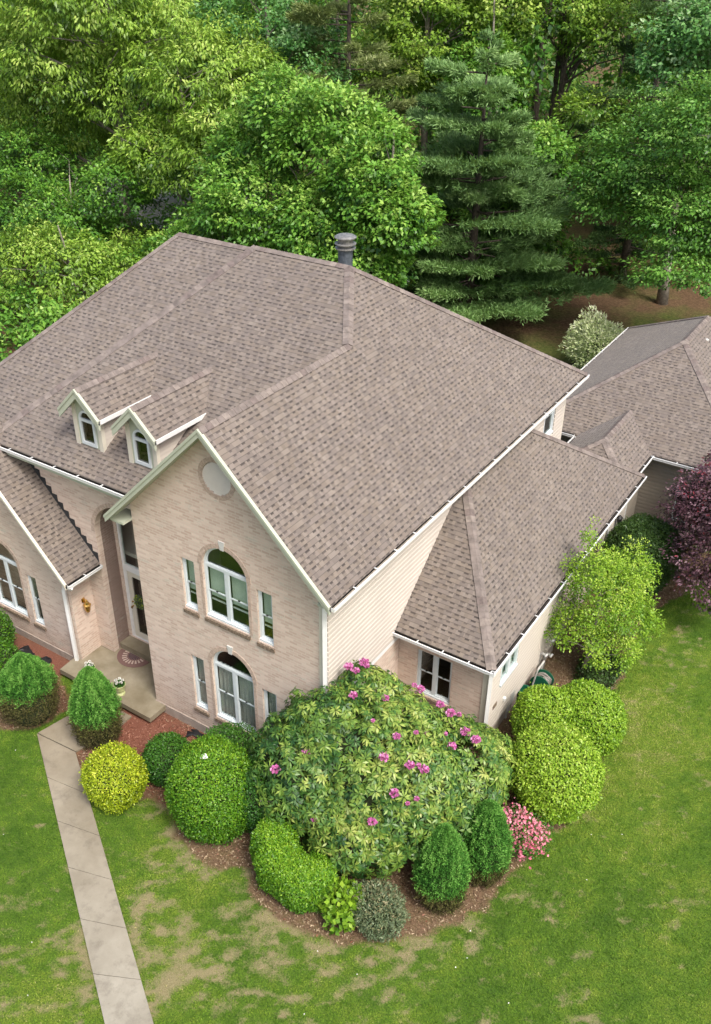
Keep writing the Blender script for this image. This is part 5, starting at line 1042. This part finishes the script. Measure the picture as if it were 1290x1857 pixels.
    for (x, y, z) in fl:    # set each truss on the leaf whorl nearest to it
        p0 = np.array([x, y, z]); i = int(np.argmin(((P-p0)**2).sum(1)+0*T)); q_ = P[i]+ax[i]*0.05; sc_ = rng.uniform(0.5, 1.25)
        o = bpy.data.objects.new('flower', fm_); link(o, t); o.location = Vector(q_)-Vector(t.location); o.scale = (sc_,)*3; o.rotation_euler = (0, 0, rng.uniform(0, 6))
    return P
RP = rhodo()

# lime spireas, azalea, hydrangea, grey shrub
LG = 'lime green spirea shrubs beside the right wing'
bush('largest lime green globe shrub nearest the lawn on the right', (3.98, 2.45, 0.86), (0.93, 0.90, 0.86), 'lime', 61, 26000, 0.060, 0.037, cat='spirea', name='spirea_shrub', group=LG, shapep=2.15, amp=0.09, clump=0.03, depth=0.2, tone0=0.62, ck=0.8)
bush('lime green globe shrub behind the largest one, next to the small tree', (3.92, 4.42, 0.72), (0.80, 0.78, 0.74), 'lime', 62, 19000, 0.056, 0.036, cat='spirea', name='spirea_shrub', group=LG, shapep=2.2, amp=0.05, tone0=0.45, depth=0.2, ck=0.8)
bush('lime green globe shrub nearest the hose reel and the siding wall', (3.18, 3.85, 0.72), (0.70, 0.70, 0.74), 'lime', 63, 17000, 0.056, 0.036, cat='spirea', name='spirea_shrub', group=LG, shapep=2.2, amp=0.05, tone0=0.50, depth=0.2, ck=0.8)
az = bush('coral pink azalea in full bloom beside the rear dwarf spruce', (3.92, 1.06, 0.40), (0.44, 0.42, 0.44), 'deep', 64, 4200, 0.045, 0.024, cat='azalea', name='azalea', amp=0.26, depth=0.5, out=0.9, tone0=0.8, ck=0.5)
shell('flower', (3.92, 1.06, 0.42), (0.46, 0.44, 0.46), 'coral', 65, 1500, 0.058, 0.052, az, amp=0.26, depth=0.45, clump=0.35, tone0=0.5, zmin=-0.4)
hy = bush('bright green hydrangea with broad leaves between hedge and grey shrub', (1.86, -2.12, 0.36), (0.38, 0.42, 0.44), 'lime', 66, 900, 0.11, 0.085, cat='hydrangea', name='hydrangea', group=FS, amp=0.2, depth=0.5, out=0.9, tone0=0.30, ck=0.45, upn=1.2)
bush('grey-green twiggy shrub at the front foot of the rhododendron', (2.42, -1.88, 0.38), (0.50, 0.46, 0.42), 'grey', 67, 6200, 0.058, 0.022, group=FS, name='grey_shrub', amp=0.14, depth=0.4, out=0.8, tone0=0.55, ck=0.62)
bush('dark green rounded evergreen beside the rear porch', (3.0, 10.7, 1.02), (0.92, 1.15, 1.12), 'dark', 68, 30000, 0.060, 0.036, name='evergreen_shrub', group=LG, shapep=2.2, amp=0.08, tone0=0.60, tgrad=0.3)
bush('low dark green shrub in the bed under the small lime tree', (3.45, 6.7, 0.22), (0.55, 0.75, 0.26), 'dark', 69, 6500, 0.055, 0.034, name='evergreen_shrub', amp=0.3, tone0=0.6, depth=0.5)
bush('pale variegated willow shrub on the back lawn behind the garage roof', (-3.4, 24.6, 1.0), (1.1, 1.0, 1.05), 'willow', 70, 11000, 0.15, 0.045, cat='willow shrub', name='willow_shrub', amp=0.3, depth=0.6, out=1.6, tone0=0.62, ck=0.5)
bush('leafy green shrub at the left frame edge below the arched window', (-9.35, -0.75, 0.62), (0.55, 0.5, 0.72), 'box', 71, 9000, 0.045, 0.03, group=FS, amp=0.12, depth=0.35, tone0=0.30)
bush('green shrub at the left frame edge behind the broad dwarf spruce', (-8.35, -1.35, 0.5), (0.58, 0.5, 0.6), 'box', 72, 9000, 0.045, 0.03, group=FS, amp=0.12, depth=0.35, tone0=0.22)
bush('dark shrub at the left frame edge beside the lawn', (-7.95, -1.98, 0.36), (0.45, 0.4, 0.42), 'deep', 73, 6000, 0.045, 0.03, group=FS, amp=0.12, depth=0.35, tone0=0.6)
tg = thing('lime_tree', 'small lime green ornamental tree against the right wing gutter', 'small tree', None, (3.08, 6.55, 0)); rng = np.random.default_rng(75)
_, cc = crown('crown', [((3.15, 6.95, 2.1), (1.05, 1.05, 1.0)), ((2.85, 6.6, 2.9), (0.55, 0.6, 0.8)), ((3.55, 7.3, 1.7), (0.75, 0.8, 0.8)), ((2.9, 6.3, 1.35), (0.85, 0.7, 0.55)), ((3.4, 7.8, 2.4), (0.7, 0.7, 0.7)), ((2.55, 7.0, 3.45), (0.18, 0.2, 0.5)), ((3.6, 6.8, 0.95), (0.7, 0.8, 0.6)), ((3.8, 7.6, 1.2), (0.55, 0.6, 0.6))], 'lime', rng, 780, 34, 0.17, 0.055, 0.034, tg, droop=0.05, tone0=0.46, inner=0.35, flat=0.8)
trunk(tg, (3.08, 6.4, -0.05), (3.0, 6.9, 2.9), 0.06, cc, rng, 'barkgrey', 40)
tm = thing('red_maple', 'purple-red Japanese maple at the right edge beside the garage window', 'Japanese maple', None, (5.1, 11.4, 0)); rng = np.random.default_rng(76)
_, cc = crown('crown', [((4.75, 11.5, 2.9), (1.25, 1.4, 1.3)), ((4.9, 10.6, 2.0), (1.1, 1.2, 0.9)), ((4.9, 12.3, 3.3), (1.1, 1.1, 1.0)), ((4.1, 11.6, 1.9), (0.75, 1.0, 0.55)), ((4.9, 9.9, 1.3), (0.75, 0.8, 0.5)), ((5.6, 11, 3.2), (1.3, 1.5, 1.2)), ((4.45, 12.7, 2.9), (0.7, 0.7, 0.6)), ((4.2, 10.9, 2.9), (0.8, 0.9, 0.8))], 'red', rng, 860, 46, 0.30, 0.085, 0.045, tm, droop=0.45, tone0=0.50, inner=0.45, flat=0.35, tvar=0.2)
trunk(tm, (5.1, 11.4, -0.05), (5.0, 11.3, 2.8), 0.09, cc, rng, 'bark', 30)

# ------------------------------------------------------------------ porch things, hose corner, odds and ends
def urn(x, y, label, seed):
    t = thing('flower_urn', label, 'planter', 'flower urns on the porch slab', (x, y, 0.25)); rng = np.random.default_rng(seed); m = MB()
    m.lathe((x, y, 0.25), [(0.10, 0), (0.10, 0.03), (0.05, 0.06), (0.05, 0.09), (0.105, 0.13), (0.125, 0.24), (0.14, 0.27), (0.14, 0.285), (0.12, 0.285), (0.11, 0.26)], 20); m.build('pot', S['urn'], t, smooth=False)
    n = 260; d = unit(rng, n); d[:, 2] = np.abs(d[:, 2]); P = np.array([x, y, 0.52])+d*np.array([0.09, 0.09, 0.08]); obj_of(leaf_mesh('leaves', P, d+rng.normal(size=(n, 3))*0.5, d+np.array([0, 0, 1]), 0.05, 0.035, rng.uniform(0.2, 0.8, n), 'deep'), 'leaves', t)
    for k in range(5):
        a = k*1.26+seed; c = np.array([x+0.075*math.cos(a), y+0.075*math.sin(a), 0.62+0.03*rng.random()]); d2 = unit(rng, 24); obj_of(leaf_mesh('flower', c+d2*0.012, d2, np.cross(d2, unit(rng, 24)), 0.034, 0.034, rng.uniform(0.4, 1, 24), 'white'), 'flower', t)
S['urn'] = plain('glazed_urn', (0.42, 0.45, 0.22), 0.45, 0.35, 14.0)
urn(-5.52, -0.30, 'pale green urn of white flowers at the front edge of the porch slab', 1); urn(-6.52, -0.28, 'pale green urn of white flowers behind the pointed dwarf spruce', 2)
# half-round doormat with a sunburst
g = NT('doormat_weave'); u_, v_, z_ = g.sep(g.obj())
dx, dy = g.math('SUBTRACT', u_, -6.18), g.math('SUBTRACT', v_, 0.85); rr_ = g.math('SQRT', g.math('ADD', g.math('MULTIPLY', dx, dx), g.math('MULTIPLY', dy, dy))); an = g.math('ARCTAN2', dy, dx)
rays = g.math('GREATER_THAN', g.math('SINE', g.math('MULTIPLY', an, 22.0)), -0.1)
ring1 = g.math('MULTIPLY', g.math('GREATER_THAN', rr_, 0.20), g.math('LESS_THAN', rr_, 0.32)); inn = g.math('LESS_THAN', rr_, 0.17)
c_ = g.mix(g.math('MULTIPLY', ring1, rays), (0.16, 0.095, 0.085), (0.42, 0.34, 0.29)); c_ = g.mix(g.math('MULTIPLY', inn, rays), c_, (0.035, 0.035, 0.05)); c_ = g.mix(g.math('MULTIPLY', g.step(g.noise(g.obj(), 60, 3), 0.4, 0.7), 0.4), c_, (0.10, 0.07, 0.06))
g.base(c_, 0.95, 0.1); S['mat'] = g.m
m = MB(); q = [(-6.18+0.46*math.cos(math.pi+math.pi*k/24), 0.85+0.42*math.sin(math.pi+math.pi*k/24)) for k in range(25)]
m.slab([(a, b, 0.265) for a, b in q], 0.012); tag(m.build('doormat', 'mat'), 'half-round doormat with a sunburst pattern in front of the door step', 'doormat')
# wreath on the door
rng = np.random.default_rng(5); n = 700; a = rng.uniform(0, 2*math.pi, n); b = rng.uniform(0, 2*math.pi, n); R1, R2 = 0.105, 0.05
P = np.stack([-6.05+(R1+R2*np.cos(b))*np.cos(a), 1.11+R2*0.7*np.sin(b), 1.78+(R1*1.25+R2*np.cos(b))*np.sin(a)], 1)
wt = thing('door_wreath', 'wreath of green leaves and yellow blossoms hanging on the glazed door', 'wreath', None, (-6.05, 1.11, 1.78))
obj_of(leaf_mesh('leaves', P, rng.normal(size=(n, 3))+np.array([0, -0.6, 0]), rng.normal(size=(n, 3))+np.array([0, -1, 0.3]), 0.045, 0.025, rng.uniform(0.0, 0.7, n), 'grey'), 'leaves', wt)
n = 60; a = rng.uniform(0, 2*math.pi, n); P = np.stack([-6.05+0.11*np.cos(a)+rng.normal(size=n)*0.03, np.full(n, 1.07), 1.78+0.14*np.sin(a)+rng.normal(size=n)*0.03], 1)
obj_of(leaf_mesh('blossom', P, rng.normal(size=(n, 3)), np.tile([0, -1, 0.4], (n, 1))+rng.normal(size=(n, 3))*0.3, 0.035, 0.035, rng.uniform(0.5, 1, n), 'gold'), 'blossom', wt)
# hose reel cart and the clutter along the right wing
hr = thing('hose_reel', 'green hose reel cart wound with grey hose against the right wing wall', 'hose reel', None, (2.45, 5.35, 0))
m = MB()
for yy in (5.14, 5.50):
    m.tube([(2.30, yy, 0.0), (2.36, yy, 0.45), (2.42, yy, 0.85)], 0.022, 6); m.tube([(2.70, yy, 0.0), (2.50, yy, 0.36)], 0.02, 6)
m.tube([(2.42, 5.14, 0.85), (2.42, 5.50, 0.85)], 0.022, 6); m.build('frame', 'pvc', hr)
def ylathe(mb, c, prof, n=20):
    c = Vector(c); rings = [[c+Vector((r*math.cos(2*math.pi*k/n), yv, r*math.sin(2*math.pi*k/n))) for k in range(n)] for r, yv in prof]
    for i in range(len(rings)-1):
        for k in range(n): j = (k+1) % n; mb.face([rings[i][k], rings[i+1][k], rings[i+1][j], rings[i][j]])
    mb.face(rings[0]); mb.face(list(reversed(rings[-1])))
m = MB(); ylathe(m, (2.50, 5.32, 0.40), [(0.05, -0.15), (0.24, -0.15), (0.24, -0.13), (0.12, -0.12), (0.12, 0.12), (0.24, 0.13), (0.24, 0.15), (0.05, 0.15)]); m.build('drum', 'greenplastic', hr)
m = MB(); pts = []
for k in range(150): a = k*0.36; pts.append((2.50+(0.17+0.02*math.sin(k*1.7))*math.cos(a), 5.21+0.22*abs(((k*0.02) % 2)-1), 0.40+(0.17+0.02*math.sin(k*1.7))*math.sin(a)))
pts += [(2.62, 5.30, 0.16), (2.72, 5.15, 0.03), (2.60, 4.95, 0.02), (2.40, 4.90, 0.02), (2.35, 5.05, 0.03), (2.55, 5.12, 0.03)]
m.tube(pts, 0.017, 6); m.build('hose', 'hose', hr, smooth=True)
m = MB(); m.lathe((2.26, 4.86, 0), [(0.13, 0), (0.16, 0.36), (0.17, 0.36), (0.17, 0.38), (0.14, 0.38), (0.12, 0.05)], 16); tag(m.build('green_tub', 'greenplastic'), 'dark green plastic tub beside the hose reel', 'tub')
mt = thing('utility_meter', 'grey utility meter box low on the siding near the tub', 'utility meter', None, (2.1, 4.35, 0)); m = MB(); m.box((2.06, 4.24, 0.32), (2.18, 4.46, 0.66)); m.build('box', 'pvc', mt); m = MB(); m.tube([(2.12, 4.35, 0.32), (2.12, 4.35, 0.0)], 0.025, 8); m.tube([(2.15, 4.15, 0.0), (2.15, 4.16, 0.22), (2.15, 4.25, 0.4)], 0.03, 8); m.build('conduit', 'pvc', mt)
for k, (x, y, h) in enumerate(((2.16, 5.92, 0.62), (2.22, 6.12, 0.50), (2.14, 6.30, 0.78))):
    v = thing('vent_pipe', ['white vent pipe nearest the hose reel, hooded elbow', 'short middle white vent pipe by the siding wall', 'tallest white vent pipe, farthest from the hose reel'][k], 'vent pipe', 'plastic vent pipes on the right wing', (x, y, 0)); m = MB(); m.tube([(x, y, 0), (x, y, h), (x+0.05, y, h+0.07), (x+0.14, y, h+0.06)], 0.036, 10); m.build('pipe', 'pvc', v, smooth=True); m = MB(); m.tube([(x+0.14, y, h+0.06), (x+0.18, y, h+0.045)], 0.055, 10); m.build('hood', 'white', v)
gcv = thing('covered_grill', 'grill under a creased black cover at the porch corner', 'covered grill', None, (1.6, 7.6, 0.28)); m = MB(); rng = np.random.default_rng(8); N1 = 28; rings = []
for z, rx, ry in ((0.28, 0.33, 0.42), (0.6, 0.31, 0.40), (1.0, 0.30, 0.38), (1.25, 0.26, 0.34), (1.35, 0.15, 0.25), (1.38, 0.02, 0.03)):
    rings.append([(1.66+rx*math.cos(2*math.pi*k/N1)*(1+0.06*math.sin(k*2.9+z*3)), 7.55+ry*math.sin(2*math.pi*k/N1)*(1+0.06*math.sin(k*2.3)), z) for k in range(N1)])
for i in range(len(rings)-1):
    for k in range(N1): j = (k+1) % N1; m.face([rings[i][k], rings[i][j], rings[i+1][j], rings[i+1][k]])
m.build('cover', 'black', gcv, smooth=True)

# small things in the beds
rng = np.random.default_rng(15)
bush('small yellow-green weed tuft on the red mulch before the foundation', (-3.62, -0.62, 0.06), (0.15, 0.13, 0.10), 'gold', 81, 260, 0.07, 0.03, cat='weed', name='weed_tuft', depth=0.6, out=1.2, tone0=0.3, ck=0.3)
sp_ = thing('maple_sapling', 'tip of a yellow-green maple sapling at the lower left frame edge', 'sapling', None, (-2.6, -6.7, 0)); crown('crown', [((-2.55, -6.62, 0.75), (0.32, 0.3, 0.4))], 'gold', rng, 16, 12, 0.13, 0.10, 0.09, sp_, droop=0.4, tone0=0.35)
m = MB(); m.tube([(-2.6, -6.7, -0.02), (-2.58, -6.66, 0.4), (-2.55, -6.62, 0.95)], [0.015, 0.012, 0.005], 6); m.build('trunk', 'barkgrey', sp_)
m = MB(); q_ = [(-1.46, -2.02, 2.05), (-1.36, -2.00, 2.08), (-1.34, -1.93, 2.06), (-1.41, -1.90, 2.10), (-1.48, -1.95, 2.07)]; m.prism(q_, [(a, b, c-0.012) for a, b, c in q_]); tag(m.build('paper_scrap', 'white'), 'white scrap of paper lying on top of the big boxwood', 'paper scrap')
def sheet(label, pts, seed):
    rng = np.random.default_rng(seed); m = MB(); n = 9; (x0, y0), (x1, y1) = pts; g_ = [[(x0+(x1-x0)*i/n+rng.normal()*0.02, y0+(y1-y0)*j/4+rng.normal()*0.03+0.07*math.sin(i), 0.03+abs(rng.normal())*0.035) for j in range(5)] for i in range(n+1)]
    for i in range(n):
        for j in range(4): m.prism([g_[i][j], g_[i+1][j], g_[i+1][j+1], g_[i][j+1]], [(a, b, c-0.006) for a, b, c in (g_[i][j], g_[i+1][j], g_[i+1][j+1], g_[i][j+1])])
    tag(m.build('weed_barrier_fabric', 'black', smooth=True), label, 'landscape fabric')
sheet('crumpled black landscape fabric lying on the mulch under the arched windows', ((-3.55, -0.30), (-2.35, -0.12)), 3)
sheet('torn black landscape fabric in the bed beside the left wing wall', ((-8.9, -0.55), (-7.9, -0.3)), 4)

# ------------------------------------------------------------------ grass blades, mulch chips and litter
rng = np.random.default_rng(7)
def grassfield(name, n, x0, x1, y0, y1, size, seed):
    rng = np.random.default_rng(seed); x = rng.uniform(x0, x1, n); y = rng.uniform(y0, y1, n)
    k = (bedf(x, y) < 0.46) & ~inpoly(x, y, WALK) & ~((y > -x*0.655-6.253-0.02) & (y < -x*0.655-6.253+0.0))
    dn = deadf(x, y); dn = dn+(fbm(x, y, 91, 13.0)-0.5)*0.7; k &= (rng.random(n) > np.clip((dn-0.28)*1.9, 0, 0.86)); x, y, dn = x[k], y[k], dn[k]; n = len(x)
    k = ~((x > 1.9) & (x < 5) & (y > 13)); x, y, dn = x[k], y[k], dn[k]; n = len(x)
    P = np.stack([x, y, np.full(n, -0.005)], 1); D = rng.normal(size=(n, 3))*0.6; D[:, 2] = 0.75+rng.random(n)*0.4; 
    D[:, 0] += (fbm(x, y, 61, 0.8)-0.5)*1.6; D[:, 1] += (fbm(x, y, 62, 0.8)-0.5)*1.6
    N = rng.normal(size=(n, 3)); N[:, 2] = 0.9
    tone = (lawntone(x, y)-0.5)*1.3+0.50+rng.normal(size=n)*0.13+np.clip(dn-0.36, 0, 1)*0.7
    me = leaf_mesh(name, P, D, N, size*rng.uniform(0.6, 1.4, n), size*0.28, tone, 'grass', 0.05); o = obj_of(me, name)
    tag(o, 'short mown grass blades, green with straw coloured patches', 'grass', kind='stuff')
grassfield('grass', 420000, -8.5, 8.6, -8.0, 12.0, 0.045, 71)
n = 90000; x = rng.uniform(-7.6, 5.2, n); y = rng.uniform(-3.2, 12, n); b = bedf(x, y); k = (b > 0.5) & ~((x < 0.0) & (y > 0.0)) & ~((x < 2.04) & (y > 2.85)) & ~inpoly(x, y, WALK) & ~((x < -4.4) & (y > -0.5)); x, y = x[k], y[k]; n = len(x)
redk = rng.random(n) < np.clip(np.exp(-(((x+4.2)/1.9)**2+((y+0.9)/1.0)**2))*1.4, 0.05, 1)
for nm, kk, mt, lab in (('mulch_chips', redk, 'chips', 'red wood mulch chips on the bed between porch slab and shrubs'), ('leaf_litter', ~redk, 'litter', 'dry brown leaf litter on the planting bed')):
    m_ = int(kk.sum()); P = np.stack([x[kk], y[kk], np.full(m_, 0.012)+rng.random(m_)*0.015], 1); D = rng.normal(size=(m_, 3)); D[:, 2] *= 0.2; N = rng.normal(size=(m_, 3))*0.3; N[:, 2] = 1
    o = obj_of(leaf_mesh(nm, P, D, N, 0.055*rng.uniform(0.4, 1.5, m_), 0.022, rng.uniform(0, 1, m_), mt, 0.0), nm); tag(o, lab, 'mulch' if nm == 'mulch_chips' else 'leaf litter', kind='stuff')
n = 70; x = rng.uniform(-7, 6, n); y = rng.uniform(-7, 3, n); P = np.stack([x, y, np.full(n, 0.03)], 1); D = rng.normal(size=(n, 3)); D[:, 2] = 0; N = rng.normal(size=(n, 3))*0.2; N[:, 2] = 1
o = obj_of(leaf_mesh('fallen_petals', P, D, N, 0.034, 0.022, rng.uniform(0, 1, n), 'white', 0.0), 'fallen_petals'); tag(o, 'white petals scattered over the lawn', 'fallen petals', kind='stuff')
